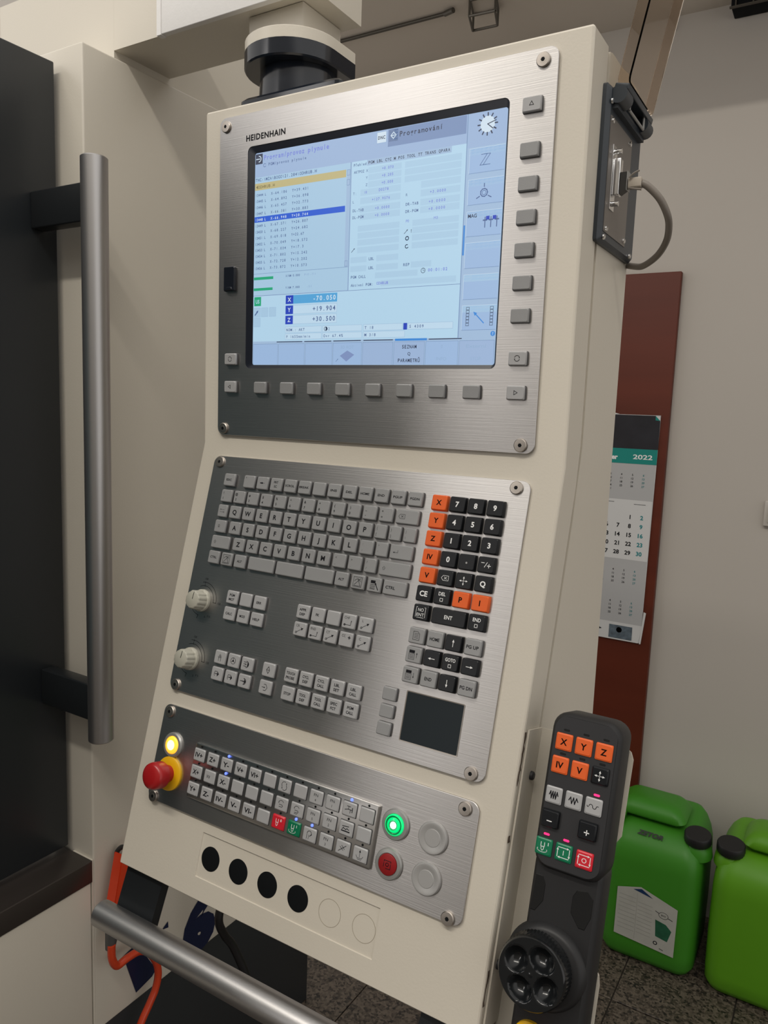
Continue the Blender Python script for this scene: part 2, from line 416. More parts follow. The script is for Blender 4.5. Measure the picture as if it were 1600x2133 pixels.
month(1, 31, 460, 10.2, 5.6, 7, lastx=169)
month(5, 30, 576, 25.0, 11.5, 7, 0.03, lastx=173, dx=31)
month(1, 31, 726, 11.0, 5.8, 7, lastx=166)
month(1, 30, 816, 11.0, 5.8, 7, lastx=164)
for a_, b_, v_ in ((78, 95, 537), (150, 180, 540)):
    dk = Ink(2.5); dk.line([(cx(a_), -cv(v_)), (cx(b_), -cv(v_))], 1.2); obj('month_name', dk.done('month_name', 'ink_dark'), F, cal)
ink = Ink(2.3)
ink.rect(cx(108), -cv(922), cx(172), -cv(884), 0)
ink.face([(cx(136 + 8 * math.cos(a / 12 * 2 * PI)), -cv(897 + 8 * math.sin(a / 12 * 2 * PI))) for a in range(12)], 1); ink.face([(cx(70), -cv(892)), (cx(88), -cv(900)), (cx(70), -cv(906))], 2)
obj('footer_picture', ink.done('footer', ['photo_mix', 'photo_pink', 'ink_dark']), F, cal)
bm = bmesh.new(); loft(bm, [([(cx(193), -cv(927)), (cx(197), -cv(927)), (cx(205), -cv(838)), (cx(199), -cv(836))], 0.2), ([(cx(193), -cv(927)), (cx(197), -cv(927)), (cx(205), -cv(838)), (cx(199), -cv(836))], 3)])
obj('curled_edge', me('curl', bm, 'paper_white'), F, cal)
bm = bmesh.new(); loft(bm, [([(cx(60), -cv(300)), (cx(92), -cv(296)), (cx(70), -cv(291)), (cx(79), -cv(285)), (cx(75), -cv(281)), (cx(60), -cv(293))], 0.2), ([(cx(60), -cv(300)), (cx(92), -cv(296)), (cx(70), -cv(291)), (cx(79), -cv(285)), (cx(75), -cv(281)), (cx(60), -cv(293))], 2.5)])
obj('tape', me('tape', bm, 'paper_white'), F, cal)

# small fittings of the back wall and soffit
sw = thing('wall_switch', (0.49, 1.46, Z0 - 0.53), 'small pale plastic switch on the back wall at the right', 'switch')
obj('plate', bxm(0.470, 0.545, 1.448, 1.4595, Z0 - 0.565, Z0 - 0.50, 'switch_plastic', 0.003), None, sw)
obj('rocker', bxm(0.480, 0.535, 1.443, 1.4479, Z0 - 0.555, Z0 - 0.51, 'switch_plastic', 0.002), None, sw)
bm = bmesh.new(); tube(bm, [(0.148, 1.459, Z0 + 0.699), (0.148, 1.452, Z0 + 0.699), (0.156, 1.452, Z0 + 0.697), (0.154, 1.452, Z0 + 0.672), (0.146, 1.452, Z0 + 0.670)], 0.0022, 6)
tag(obj('wall_clip', me('clip', bm, 'wire')), 'small bent wire clip on the back wall below the soffit', 'clip')
bk = thing('wire_basket', (-0.255, 1.18, Z0 + 0.705), 'small wire cage under the soffit above the console', 'cage')
def wires(name, segs):
    for a, b in segs:
        bm = bmesh.new(); tube(bm, [a, b], 0.0032, 6); obj(name, me(name, bm, 'wire'), None, bk)
zb0, zb1 = Z0 + 0.665, Z0 + 0.7045
A = [(-0.295, 1.215), (-0.228, 1.218), (-0.205, 1.15), (-0.272, 1.145)]
wires('rim_wire', [((*A[i], zb0), (*A[(i + 1) % 4], zb0)) for i in range(4)])
wires('upright_wire', [((*p, zb0), (p[0], p[1], zb1)) for p in A])
wires('rim_wire', [((*A[i], zb1 - 0.003), (*A[(i + 1) % 4], zb1 - 0.003)) for i in range(4)])
gr = thing('wall_vent', (0.36, 1.42, Z0 + 0.66), 'dark slatted vent box at the upper right under the soffit', 'vent')
obj('box', bxm(0.2935, 0.46, 1.395, 1.459, Z0 + 0.668, Z0 + 0.7045, 'hole_black', 0.003), None, gr)
for i in range(4): obj('slat', bxm(0.303 + i * 0.038, 0.306 + i * 0.038, 1.390, 1.3945, Z0 + 0.666, Z0 + 0.703, 'wire'), None, gr)
obj('rim', bxm(0.2915, 0.462, 1.389, 1.397, Z0 + 0.6645, Z0 + 0.6675, 'wire'), None, gr)

# ------------------------------------------------------------------ jerrycans
def jerrycan(x0, x1, mname, capx, label, with_label, flip):
    y0, y1 = 1.162, 1.400; w = (x1 - x0); d = y1 - y0; xc = (x0 + x1) / 2; yc = (y0 + y1) / 2
    root = thing('jerrycan', (xc, yc, 0.0), label, 'jerrycan', 'green jerrycans by the wall')
    bm = bmesh.new(); loops = []
    def sec(z, fi, bi, si, r, dz=0.0):
        """front inset, back inset, side inset"""
        P = rr((w - 2 * si) * 1000, (d - fi - bi) * 1000, r, 6, xc * 1000, (yc + (fi - bi) / 2) * 1000)
        # the shoulder slopes down towards the front
        return [(x / 1000, y / 1000, z + dz * ((y / 1000 - y0) / d)) for x, y in P]
    for z, fi, bi, si, r in ((0.0, 0.022, 0.022, 0.022, 22), (0.006, 0.010, 0.010, 0.010, 32), (0.022, 0.001, 0.001, 0.001, 40), (0.05, 0, 0, 0, 42),
                             (0.14, -0.002, 0, -0.001, 42), (0.26, 0, 0, 0, 42)): loops.append(sec(z, fi, bi, si, r))
    for z, fi, bi, si, r, dz in ((0.286, 0.003, 0.002, 0.002, 40, 0.006), (0.305, 0.011, 0.006, 0.008, 36, 0.014), (0.322, 0.026, 0.010, 0.018, 32, 0.020), (0.334, 0.044, 0.016, 0.030, 26, 0.022), (0.339, 0.060, 0.026, 0.042, 20, 0.022)):
        loops.append(sec(z, fi, bi, si, r, dz))
    loft(bm, loops)
    obj('body', me('can_body', bm, mname, 60), None, root)
    s = -1 if flip else 1
    def blk(z, yf, yb, xl, xr, r):
        """block section: x from the far side (xl) to the cap side (xr), measured from the cap-free edge"""
        a, b = (x0 + xl, x0 + xr) if s > 0 else (x1 - xr, x1 - xl)
        return [(x / 1000, y / 1000, z) for x, y in rr((b - a) * 1000, (yb - yf) * 1000, r, 6, (a + b) * 500, (yf + yb) * 500)]
    bm = bmesh.new()
    loft(bm, [blk(0.300, y0 + 0.060, y0 + 0.205, 0.012, 0.150, 20), blk(0.334, y0 + 0.078, y0 + 0.200, 0.016, 0.148, 18), blk(0.352, y0 + 0.086, y0 + 0.190, 0.020, 0.150, 16), blk(0.356, y0 + 0.060, y0 + 0.190, 0.012, 0.168, 20),
              blk(0.362, y0 + 0.056, y0 + 0.188, 0.008, 0.174, 22), blk(0.376, y0 + 0.060, y0 + 0.178, 0.014, 0.168, 24), blk(0.388, y0 + 0.070, y0 + 0.166, 0.026, 0.156, 22), blk(0.394, y0 + 0.084, y0 + 0.150, 0.040, 0.140, 16)])
    obj('handle', me('can_handle', bm, mname, 60), None, root)
    bm = bmesh.new(); loft(bm, [blk(0.28, y0 + 0.03, y0 + 0.12, 0.001, 0.030, 12), blk(0.335, y0 + 0.034, y0 + 0.14, 0.004, 0.030, 12), blk(0.365, y0 + 0.054, y0 + 0.16, 0.010, 0.036, 12), blk(0.384, y0 + 0.070, y0 + 0.16, 0.022, 0.044, 10)])
    obj('shoulder', me('can_shoulder', bm, mname, 60), None, root)
    # neck and screw cap
    capM = frame((capx, y0 + 0.058, 0.334), Vector((1, 0, 0)), Vector((0, 0.985, 0.17)).normalized(), Vector((0, -0.17, 0.985)).normalized())
    bm = bmesh.new(); lathe(bm, [(36, -30), (33, -8), (26, 0), (26, 12)], 28); obj('neck', me('neck', bm, mname, 40), capM, root)
    bm = bmesh.new(); n = 48
    ring = lambda r, z: ([((r - (0.7 if i % 2 else 0)) * math.cos(2 * PI * i / n), (r - (0.7 if i % 2 else 0)) * math.sin(2 * PI * i / n)) for i in range(n)], z)
    loft(bm, [ring(31, 4), ring(32, 6), ring(31.5, 23), (circ(29, n), 26), (circ(21, n), 26.6)])
    obj('cap', me('cap', bm, 'cap_black', 50), capM, root)['label'] = 'black ribbed screw cap'
    return root, y0
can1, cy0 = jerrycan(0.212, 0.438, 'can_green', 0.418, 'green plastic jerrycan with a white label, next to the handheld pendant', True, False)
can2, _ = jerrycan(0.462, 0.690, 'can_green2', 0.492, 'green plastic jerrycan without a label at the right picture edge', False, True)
F = MY(cy0 - 0.0035)
bm = bmesh.new(); P = [(251, -1594), (395, -1605), (396, -1480), (308, -1452), (252, -1470)]
loft(bm, [(P, 0), (P, 0.4)]); lb = obj('label_sticker', me('label_sticker', bm, 'label_paper'), F, can1); lb['label'] = 'white product sticker'
ink = Ink(0.7)
ink.face([(290, -1463), (310, -1456), (338, -1472)], 0)
ink.ring(365, -1506, 11, 0.9, mi=1, ry=8); ink.text('ECO', 365, -1506, h=4, mi=1, bold=0.02); ink.line([(346, -1500), (354, -1503)], 1.5, mi=1); ink.line([(377, -1509), (386, -1512)], 1.5, mi=1)
ink.face([(350, -1565), (347, -1522), (372, -1527), (386, -1540), (378, -1570)], 2)
ink.ring(351, -1583, 4, 1.8, mi=0); ink.line([(362, -1594), (370, -1596)], 1.6, mi=1)
for i in range(9): ink.line([(258, -1485 - i * 11), (298, -1486 - i * 11)], 1.3, mi=3); ink.line([(304, -1492 - i * 10), (338, -1494 - i * 10)], 1.2, mi=3)
ink.rect(300.4, -1592, 301.2, -1470, 3)
obj('label_print', ink.done('label_print', ['label_blue', 'ink_dark', 'label_green', 'label_line']), F, can1)
FS = frame((0, cy0 + 0.0300, 0.3190), (1, 0, 0), Vector((0, 0.95, 0.32)).normalized(), Vector((0, -0.32, 0.95)).normalized())
ink = Ink(0.0); ink.text('ZETOR', 312, 0, h=11, w=62, bold=0.05, shear=0.3)
obj('lettering', ink.done('zetor', 'cap_black'), frame((0, cy0 + 0.0285, 0.3325), (1, 0, 0), Vector((0, 0.74, 0.67)).normalized(), Vector((0, -0.67, 0.74)).normalized()), can1)

# ------------------------------------------------------------------ milling machine: column, door, cabinet, plinth
mach = thing('milling_machine', (-0.45, -0.2, 0.0), 'cream-painted milling machine enclosure with dark sliding door, left of the console', 'machine')
XM = -0.30
obj('column', bxm(-0.405, XM, 0.0386, 0.62, Z0 - 1.318, Z0 + 0.168, 'cream_machine', 0.003), None, mach)
obj('upper_housing', bxm(-0.578, -0.3101, 0.10, 0.62, Z0 - 0.2, Z0 + 0.298, 'cream_machine'), None, mach)
dr = obj('door', bxm(-0.395, -0.348, -1.25, 0.030, Z0 - 1.008, Z0 + 0.147, 'dark_door', 0.002), None, mach)
dr['label'] = 'dark grey sliding door'
obj('door_window', bxm(-0.347, -0.3465, -0.95, -0.112, Z0 - 0.75, Z0 - 0.15, 'window_teal'), None, dr)
# handle: satin tube on two dark brackets
bm = bmesh.new(); n = 40
loft(bm, [(circ(15.6, n), 0), (circ(17.3, n), 1.6), (circ(17.3, n), 788), (circ(15.6, n), 789.6)])
obj('handle_tube', me('handle_tube', bm, 'tube', 40), T((-0.2287, 0.0, Z0 - 0.7915)), dr)['label'] = 'satin steel door handle tube'
for z0, z1 in ((-0.083, -0.034), (-0.762, -0.709)):
    obj('handle_bracket', bxm(-0.348, -0.236, -0.011, 0.011, Z0 + z0, Z0 + z1, 'dark_bracket', 0.002), None, dr)
obj('door_ledge', bxm(-0.40, -0.2985, -1.25, 0.036, Z0 - 1.056, Z0 - 1.0195, 'bronze_trim', 0.0015), None, mach)['label'] = 'dark bronze ledge below the door'
obj('lower_panel', bxm(-0.40, XM, -1.25, 0.0335, Z0 - 1.318, Z0 - 1.0568, 'cream_machine', 0.0015), None, mach)
obj('column_lower_panel', bxm(-0.345, XM + 0.0002, 0.0352, 0.0384, Z0 - 1.318, Z0 - 1.0195, 'cream_machine'), None, mach)
obj('plinth', bxm(-0.40, XM - 0.002, -1.25, 0.612, 0.0, Z0 - 1.3185, 'plinth', 0.002), None, mach)['label'] = 'dark grey base'
F = MX(XM + 0.0008)
def sk(y, z): return (y * 1000, z * 1000)
ink = Ink(0.2)
ink.text('6', cx=266, cy=-1265, h=94, w=84, bold=0.08, shear=0.0)
obj('number_decal', ink.done('six', 'decal_blue'), F, mach)['label'] = 'dark blue number 6'
ink = Ink(0.2); ink.face([(93, -1219), (114, -1215), (128, -1226), (163, -1288), (154, -1296), (119, -1303)], 0)
ink.face([(176, -1222), (190, -1214), (191, -1226)], 0)
obj('logo_decal', ink.done('logo', 'decal_blue'), F, mach)['label'] = 'dark blue angular decal'

# ------------------------------------------------------------------ support arm
arm = thing('support_arm', (-0.03, 0.15, Z0 + 0.12), 'cream box arm with dark swivel disc carrying the console', 'support arm')
obj('arm_box', bxm(-0.310, 0.042, 0.100, 0.204, Z0 + 0.1816, Z0 + 0.298, 'cream_machine'), None, arm)
obj('neck', bxm(-0.073, 0.0145, 0.117, 0.198, Z0 + 0.130, Z0 + 0.1812, 'cream_machine', 0.0015), None, arm)
def dshape(R, xc=0.0, yc=120.0, yb=165.0, n=20):
    P = [(xc + R * math.cos(PI + PI * i / n), yc + R * math.sin(PI + PI * i / n)) for i in range(n + 1)]
    return P + [(xc + R, yb), (xc - R, yb)]
bm = bmesh.new(); loft(bm, [(dshape(61), 117), (dshape(61), 129.5), (dshape(60), 130.5)]); obj('collar', me('collar', bm, 'cream_machine', 30), G, arm)
bm = bmesh.new(); loft(bm, [(dshape(60), 97.5), (dshape(61.5), 99.5), (dshape(61.5), 116.8)]); obj('swivel_disc', me('swivel_disc', bm, 'black_gloss', 30), G, arm)
bm = bmesh.new(); loft(bm, [(circ(50, 36, 4, 125), 56), (circ(48, 36, 4, 125), 97.3)]); obj('bearing', me('bearing', bm, 'black_gloss', 30), G, arm)
sh = thing('foam_sheet', (-0.08, 0.09, Z0 + 0.20), 'white foam sheet stuck on the front of the support arm', 'sheet')
obj('sheet', bxm(-0.205, 0.036, 0.0905, 0.0994, Z0 + 0.1775, Z0 + 0.297, 'sheet_white', 0.001), None, sh)
obj('tape', bxm(-0.212, -0.204, 0.0895, 0.0994, Z0 + 0.1765, Z0 + 0.297, 'sheet_white'), None, sh)

# ------------------------------------------------------------------ the console
con = thing('operator_console', (0.19, 0.05, Z0 - 0.84), 'cream machine operator console with screen, keyboard and button panels', 'control console')
XL, XR = -0.035, 0.4181
D = ML.to_3x3()
def lowp(s, h):                                         # (y, z) of a point s mm down the tilted face, h mm out of it
    return (-0.0031 - sa * s / 1000 - ca * h / 1000, Z0 - 0.3699 - ca * s / 1000 + sa * h / 1000)
HB = -3.0                                               # painted face lies 3 mm behind the steel plates
zbend = Z0 - 0.3586
prof = [(0.003, Z0 + 0.0200), (0.003, zbend + 0.0003), lowp(416.5, HB)]
# shell: side walls and rear from a closed outline, with the recessed strip let into the lower face
shell = [(0.0045, Z0 + 0.0215), (0.003, Z0 + 0.0195), (0.003, zbend), lowp(487.2, HB), lowp(488.4, HB - 1.5), lowp(488.4, -46), lowp(0, -46), (0.048, zbend + 0.02), (0.048, Z0 + 0.0215)]
bm = bmesh.new()
for x0, x1 in ((XL, XR),):
    for xx in (x0, x1):
        pass
ring = lambda x, ins: [(x, y, z) for y, z in shell]
cyc = (0.025, Z0 - 0.35)
def shrink(P, d):                                        # small inset of the outline for the rounded side edges
    out = []
    n = len(P)
    for i in range(n):
        a, b, c = Vector(P[i - 1]), Vector(P[i]), Vector(P[(i + 1) % n])
        n1 = Vector((-(b - a).y, (b - a).x)).normalized(); n2 = Vector((-(c - b).y, (c - b).x)).normalized()
        m_ = (n1 + n2); m_ = m_ / max(m_.length_squared, 1e-9) * 2
        out.append(tuple(b + m_ * d))
    return out
def poly_area(P): return sum(P[i - 1][0] * P[i][1] - P[i][0] * P[i - 1][1] for i in range(len(P)))
sg = 1 if poly_area(shell) > 0 else -1
s1 = shrink(shell, sg * 0.0009); s2 = shrink(shell, sg * 0.0022)
# front face between the rounded edges is split so that the strip can be sunk
i0, i1 = 2, 3
loops = []
for x, P in ((XL, s2), (XL + 0.0008, s1), (XL + 0.0022, shell), (XR - 0.0022, shell), (XR - 0.0008, s1), (XR, s2)):
    loops.append([(x, y, z) for y, z in P])
rings = loft(bm, loops)
bm.faces.ensure_lookup_table(); bm.verts.ensure_lookup_table()
A, B = rings[2], rings[3]
ff = [f for f in bm.faces if set(f.verts) == {A[i0], A[i1], B[i0], B[i1]}][0]
bm.faces.remove(ff)
def lp3(u, s, h): y, z = lowp(s, h); return (u / 1000, y, z)
su0, su1, sv0, sv1 = 79.8, 307.0, 418.6, 465.4
H = [bm.verts.new(lp3(*q, HB)) for q in ((su0, sv0), (su1, sv0), (su1, sv1), (su0, sv1))]
Hd = [bm.verts.new(lp3(u, s, HB - 1.3)) for u, s in ((su0 + .5, sv0 + .5), (su1 - .5, sv0 + .5), (su1 - .5, sv1 - .5), (su0 + .5, sv1 - .5))]
O4 = [A[i0], B[i0], B[i1], A[i1]]
for i in range(4):
    bm.faces.new((O4[i], O4[(i + 1) % 4], H[(i + 1) % 4], H[i])); bm.faces.new((H[i], H[(i + 1) % 4], Hd[(i + 1) % 4], Hd[i]))
bm.faces.new(Hd)
obj('casing', me('casing', bm, 'cream', 25), None, con)
# rear box
bm = bmesh.new()
rb = [(0.052, Z0 + 0.0175), (0.060, Z0 + 0.0195), (0.155, Z0 + 0.0195), (0.163, Z0 + 0.012), (0.163, Z0 - 0.66), lowp(440, -60), lowp(440, -50), (lowp(30, -50)[0], lowp(30, -50)[1]), (0.052, zbend + 0.02)]
prismx(bm, rb, XL, XR)
obj('rear_box', me('rear_box', bm, 'cream', 25), None, con)
bm = bmesh.new(); prismx(bm, [(0.0478, Z0 + 0.012), (0.0522, Z0 + 0.012), (0.0522, zbend), (0.0478, zbend)], XL + 0.003, XR - 0.003)
obj('joint', me('joint', bm, 'line_shadow'), None, con)
# swivel block on top of the casing
bm = bmesh.new(); loft(bm, [(rr(150, 104, 8, 4, 40, 110), 20), (rr(150, 104, 8, 4, 40, 110), 52), (rr(140, 98, 8, 4, 40, 110), 55.5)])
obj('swivel_block', me('swivel_block', bm, 'black_gloss', 30), G, con)
# chipped paint and edge wear on the right edge
def chip(s0, s1, h0=-5.0, h1=-10.0, n=7):
    top = []; bot = []
    for i in range(n + 1):
        s = s0 + (s1 - s0) * i / n
        top.append((XR + 0.0002, *lowp(s, h0 + random.uniform(-0.6, 0.6)))); bot.append((XR + 0.0002, *lowp(s, h1 + random.uniform(-1.5, 1.5))))
    bm = bmesh.new(); loft(bm, [top + bot[::-1], [(x + 0.0002, y, z) for x, y, z in top + bot[::-1]]])
    obj('paint_chip', me('paint_chip', bm, 'chip_brown'), None, con)
chip(228, 262, -5, -8.0, 9); chip(262, 275, -4, -6.0, 3); chip(318, 324, -3.5, -8, 2); chip(432, 462, -4, -7.0, 6)

def plate(name, F, u0, u1, v0, v1, r, hole=None, th=3.0):
    cxm, cym = (u0 + u1) / 2, -(v0 + v1) / 2; w, h = u1 - u0, v1 - v0
    bm = bmesh.new()
    o0 = rr(w, h, r, 6, cxm, cym); o1 = rr(w - 0.8, h - 0.8, r, 6, cxm, cym)
    if not hole: loft(bm, [(o0, -th + 0.02), (o0, -0.4), (o1, 0)])
    else:
        a, b, c, d, rh = hole; hw, hh = b - a, d - c; hx, hy = (a + b) / 2, -(c + d) / 2
        i1_ = rr(hw, hh, rh, 6, hx, hy)
        loft(bm, [(i1_, -th + 0.02), (o0, -th + 0.02), (o0, -0.4), (o1, 0), (i1_, 0), (i1_, -th + 0.02)], False, False)
        bmesh.ops.remove_doubles(bm, verts=bm.verts, dist=1e-7)
    # local origin at the plate so the brushing runs along it
    return obj(name, me(name, bm, 'steel', 30), F, con)
p1 = plate('screen_plate', MU, -9.8, 388.8, -9.6, 347.9, 9, (32.6, 345.0, 26.4, 269.5, 6))
p2 = plate('keyboard_plate', ML, -9.2, 389.6, 3.0, 281.2, 9)
p3 = plate('button_plate', ML, -9.0, 389.4, 298.2, 406.3, 9)
for p_ in (p1, p2, p3): p_['label'] = 'brushed stainless steel front plate'

# screws
def screw_mesh():
    bm = bmesh.new(); lathe(bm, [(6.4, 0), (6.4, 1.6), (5.7, 2.3), (3.2, 2.4)], 28); loft(bm, [(circ(3.0, 12), 2.35), (circ(2.9, 12), 2.5)], mi=0)
    loft(bm, [(circ(2.0, 6), 2.45), (circ(2.0, 6), 2.55)], mi=1)
    return me('screw', bm, ['screw_steel', 'hole_black'], 35)
SCR = screw_mesh()
for F, pts in ((MU, [(0.5, 0.6), (375, 1.2), (375, 340), (0.5, 340)]), (ML, [(1.1, 10.5), (376, 10.5), (376, 275), (1.1, 275)]), (ML, [(1, 306.2), (376, 306.2), (376, 402), (1, 402)])):
    for u, v in pts: obj('screw', SCR, at(F, u, v), con)

# ---- screen
SCREEN = obj('screen', bxm(0.0395, 0.3455, 0.0023, 0.0029, Z0 - 0.2675, Z0 - 0.0320, 's_base'), None, con)
SCREEN['label'] = 'lit blue-white display showing the running program'
bm = bmesh.new()
o0 = rr(312.4, 243.1, 6, 6, 188.8, -147.95); i0_ = rr(301.2, 231.6, 2.5, 6, 192.2, -149.8)
loft(bm, [(o0, -0.5), (i0_, -2.15), (i0_, -2.8), (o0, -2.8), (o0, -0.5)], False, False)
obj('bezel', me('bezel', bm, 'bezel_black', 40), MU, con)['label'] = 'black screen bezel'
# picture layers (flat, emitting)
names = ['base', 'field', 'field2', 'pale', 'cell', 'cellline', 'head', 'tab', 'text', 'dark', 'violet', 'yellow', 'yellow_ink', 'blue', 'navy', 'cyan', 'cyanbtn', 'green', 'white', 'faint', 'diamond', 'white2']
MI = {n_: i for i, n_ in enumerate(names)}; SM = ['s_' + n_ for n_ in names]
L1, L2, L3 = Ink(-2.2), Ink(-2.1), Ink(-2.0)
def R(l, u0, v0, u1, v1, c): l.rect(u0, -v1, u1, -v0, MI[c])
def TX(s, u, v, h, c='text', w=None, align='l', b=0.012, l=None, sp=1.0):
    l = l or L3
    if w and len(s) > 2 and c != 'faint':
        n_ch = len(s); p = w / n_ch; x0 = u if align == 'l' else u - w if align == 'r' else u - w / 2
        for i, ch in enumerate(s):
            if ch == ' ': continue
            g = textgeo(ch, b)[2]; gw = (g[1] - g[0]) * h / 0.73
            l.text(ch, x0 + (i + 0.5) * p, -v, h=h, w=min(gw, p * 0.84), mi=MI[c], bold=max(b, 0.02))
        return
    if align == 'l': l.text(s, cy=-v, h=h, left=u, w=w, mi=MI[c], bold=b, spacing=sp)
    elif align == 'r': l.text(s, cy=-v, h=h, right=u, w=w, mi=MI[c], bold=b, spacing=sp)
    else: l.text(s, u, -v, h=h, w=w, mi=MI[c], bold=b, spacing=sp)
def lab(l, p, c, w=0.35): l.line([(a, -b) for a, b in p], w, mi=MI[c])
R(L1, 42, 34, 302.5, 60, 'head'); R(L2, 215, 34.5, 301.5, 51, 'tab')
R(L2, 42.3, 35.2, 52.4, 46, 'dark'); R(L2, 216, 35.2, 226.5, 46.4, 'dark')
L3.ring(47.3, -40.6, 3.0, 0.9, -90, 90, 8, MI['white']); lab(L3, [(43.6, 40.6), (48.5, 40.6)], 'white', 0.9)
L3.ring(221.3, -40.8, 3.0, 0.8, 0, 360, 4, MI['white']); lab(L3, [(219, 40.8), (222.5, 40.8)], 'white', 0.8)
TX('Program/provoz plynule', 54, 40.0, 5.2, 'violet', 89); TX('PGM/provoz plynule', 60.5, 47.6, 3.0, 'text', 53)
L3.ring(55.6, -48, 1.8, 0.45, 30, 330, 10, MI['text'])
R(L2, 202, 35.6, 213, 46, 'white'); TX('DNC', 207.5, 41, 3.2, 'dark', 9, 'c', 0.03)
lab(L3, [(202, 35.6), (213, 35.6), (213, 46), (202, 46), (202, 35.6)], 'faint', 0.3)
TX('Programování', 228, 40.6, 5.0, 'dark', 49)
# program list
R(L1, 42, 60, 171, 188, 'field2'); TX('TNC:\\MZA\\BOGO\\21.284\\ODHRUB.H', 42.6, 62.8, 3.3, 'text', 85)
R(L2, 42, 66.4, 165.4, 73.8, 'yellow'); TX('◄ODHRUB.H', 43.5, 70.5, 3.2, 'yellow_ink', 27)
rows = [('13444 L', 'X-64.186', 'Y+39.431'), ('13445 L', 'X-64.892', 'Y+36.098'), ('13446 L', 'X-65.457', 'Y+32.773'), ('13447 L', 'X-66.381', 'Y+30.883'), ('13448 L', 'X-66.948', 'Y+28.744'),
        ('13449 L', 'X-67.571', 'Y+26.807'), ('13450 L', 'X-68.227', 'Y+24.682'), ('13451 L', 'X-69.018', 'Y+22.67'), ('13452 L', 'X-70.049', 'Y+18.572'), ('13453 L', 'X-71.034', 'Y+17.3'),
        ('13454 L', 'X-71.802', 'Y+15.242'), ('13455 L', 'X-72.728', 'Y+12.202'), ('13456 L', 'X-73.872', 'Y+10.573')]
for i, (a, b_, c_) in enumerate(rows):
    v = 79.0 + 6.62 * i; cc = 'white' if i == 4 else 'text'
    if i == 4: R(L2, 41.9, v - 3.3, 165.2, v + 2.7, 'blue')
    TX(a, 43, v, 2.9, cc, 15.5, b=0.0); TX(b_, 65, v, 2.9, cc, 23, b=0.0); TX(c_, 94.5, v, 2.9, cc, 23 if len(c_) > 7 else 18, b=0.0)
lab(L3, [(42, 164.3), (171, 164.3)], 'cellline', 0.35); lab(L3, [(171.2, 60), (172, 188)], 'cellline', 0.5); R(L2, 166.4, 66.5, 170.6, 164, 'base')
for v in (66.8, 76.5, 158): lab(L3, [(166.8, v), (170.3, v), (170.3, v + 5.5), (166.8, v + 5.5), (166.8, v)], 'cellline', 0.3)
R(L3, 42.2, 168.0, 70.5, 171.0, 'green'); R(L3, 42.2, 180.0, 69.8, 182.9, 'green')
TX('X/NM 0.000', 88, 168.8, 2.4, 'text', 20, b=0); TX('P:0 -T1', 114, 168.8, 2.2, 'faint', 15, b=0); TX('Y/NM 7.000', 88, 181.5, 2.4, 'text', 20, b=0); TX('-S1', 118, 181.5, 2.2, 'faint', 6, b=0)
# status field
R(L1, 172.4, 60, 302.5, 188.4, 'field'); R(L2, 191, 60.0, 287, 65.8, 'base')
TX('Přehled', 174.4, 63.6, 2.8, 'text', 16, b=0); TX('PGM LBL CYC M POS TOOL TT TRANS QPARA', 192.4, 63.0, 2.9, 'dark', 93, b=0.01)
def strip(u0, v, u1, hh=3.2): R(L2, u0, v - hh, u1, v + hh, 'pale')
for v in (70.6, 77.5, 84.4): strip(193, v, 232, 2.9); strip(236, v, 298, 2.9)
for v in (91.5, 99.6, 108.2, 115.4): strip(184, v, 232, 3.1); strip(255, v, 298, 3.1)
for v in (127, 134, 141, 148.5): strip(182, v, 232, 2.9); strip(247, v, 298, 2.9)
for v in (158, 167): strip(174, v, 194, 2.9); strip(206, v, 232, 2.9)
strip(247, 167, 270, 2.9); strip(205, 175, 255, 2.9); strip(212, 183.2, 298, 2.9)
TX('AKTPOZ', 175, 70.6, 2.7, 'text', 13, b=0)
for v, a_, n_ in ((70.6, 'X', '+0.070'), (77.5, 'Y', '+0.205'), (84.4, 'Z', '+0.000')): TX(a_, 190, v, 2.7, 'text', b=0); TX(n_, 223, v, 2.7, 'violet', 14, 'r', 0)
TX('T :', 174.8, 91.6, 2.7, 'text', b=0); TX('18', 189, 91.6, 2.7, 'violet', b=0); TX('D0278', 212, 91.0, 2.7, 'violet', 12, 'c', 0)
TX('L', 174.8, 99.8, 2.7, 'text', b=0); TX('+127.9576', 220, 99.6, 2.7, 'violet', 22, 'r', 0)
TX('R', 238.2, 99.5, 2.7, 'text', b=0); TX('+3.0000', 283, 99.5, 2.7, 'violet', 18, 'r', 0)
for v, q in ((108.5, 'TAB'), (115.4, 'PGM')):
    TX('DL-' + q, 174.8, v, 2.8, 'text', 14, b=0); TX('+0.0000', 220, v, 2.7, 'violet', 18, 'r', 0); TX('DR-' + q, 238.2, v, 2.8, 'text', 15, b=0); TX('+0.0000', 283, v, 2.7, 'violet', 19, 'r', 0)
TX('P0', 239.4, 124.6, 2.8, 'violet', b=0); TX('M3', 270.8, 124.4, 2.8, 'violet', b=0)
for u, v in ((240, 134.5), (177, 148)): L3.arrow((u - 2, -v - 2), (u + 2.2, -v + 2), 0.5, 1.6, MI['dark'])
L3.ring(241.5, -141.2, 1.7, 0.8, mi=MI['dark']); L3.ring(241.5, -149, 1.7, 0.7, 60, 330, 12, MI['dark']); L3.arrow((246, -136), (246, -132.6), 0.4, 1.2, MI['dark'])
TX('LBL', 196.6, 158, 2.9, 'text', 6.5, b=0.01); TX('LBL', 196.6, 167, 2.9, 'text', 6.5, b=0.01); TX('REP', 238.2, 166.6, 2.9, 'text', 7.5, b=0.01)
TX('PGM CALL', 175, 175.3, 2.9, 'text', 19, b=0.01); TX('Aktivní PGM:', 175.2, 183.6, 2.9, 'text', 28, b=0.01); TX('ODHRUB', 207, 183.0, 2.9, 'violet', 14.5, b=0.01)
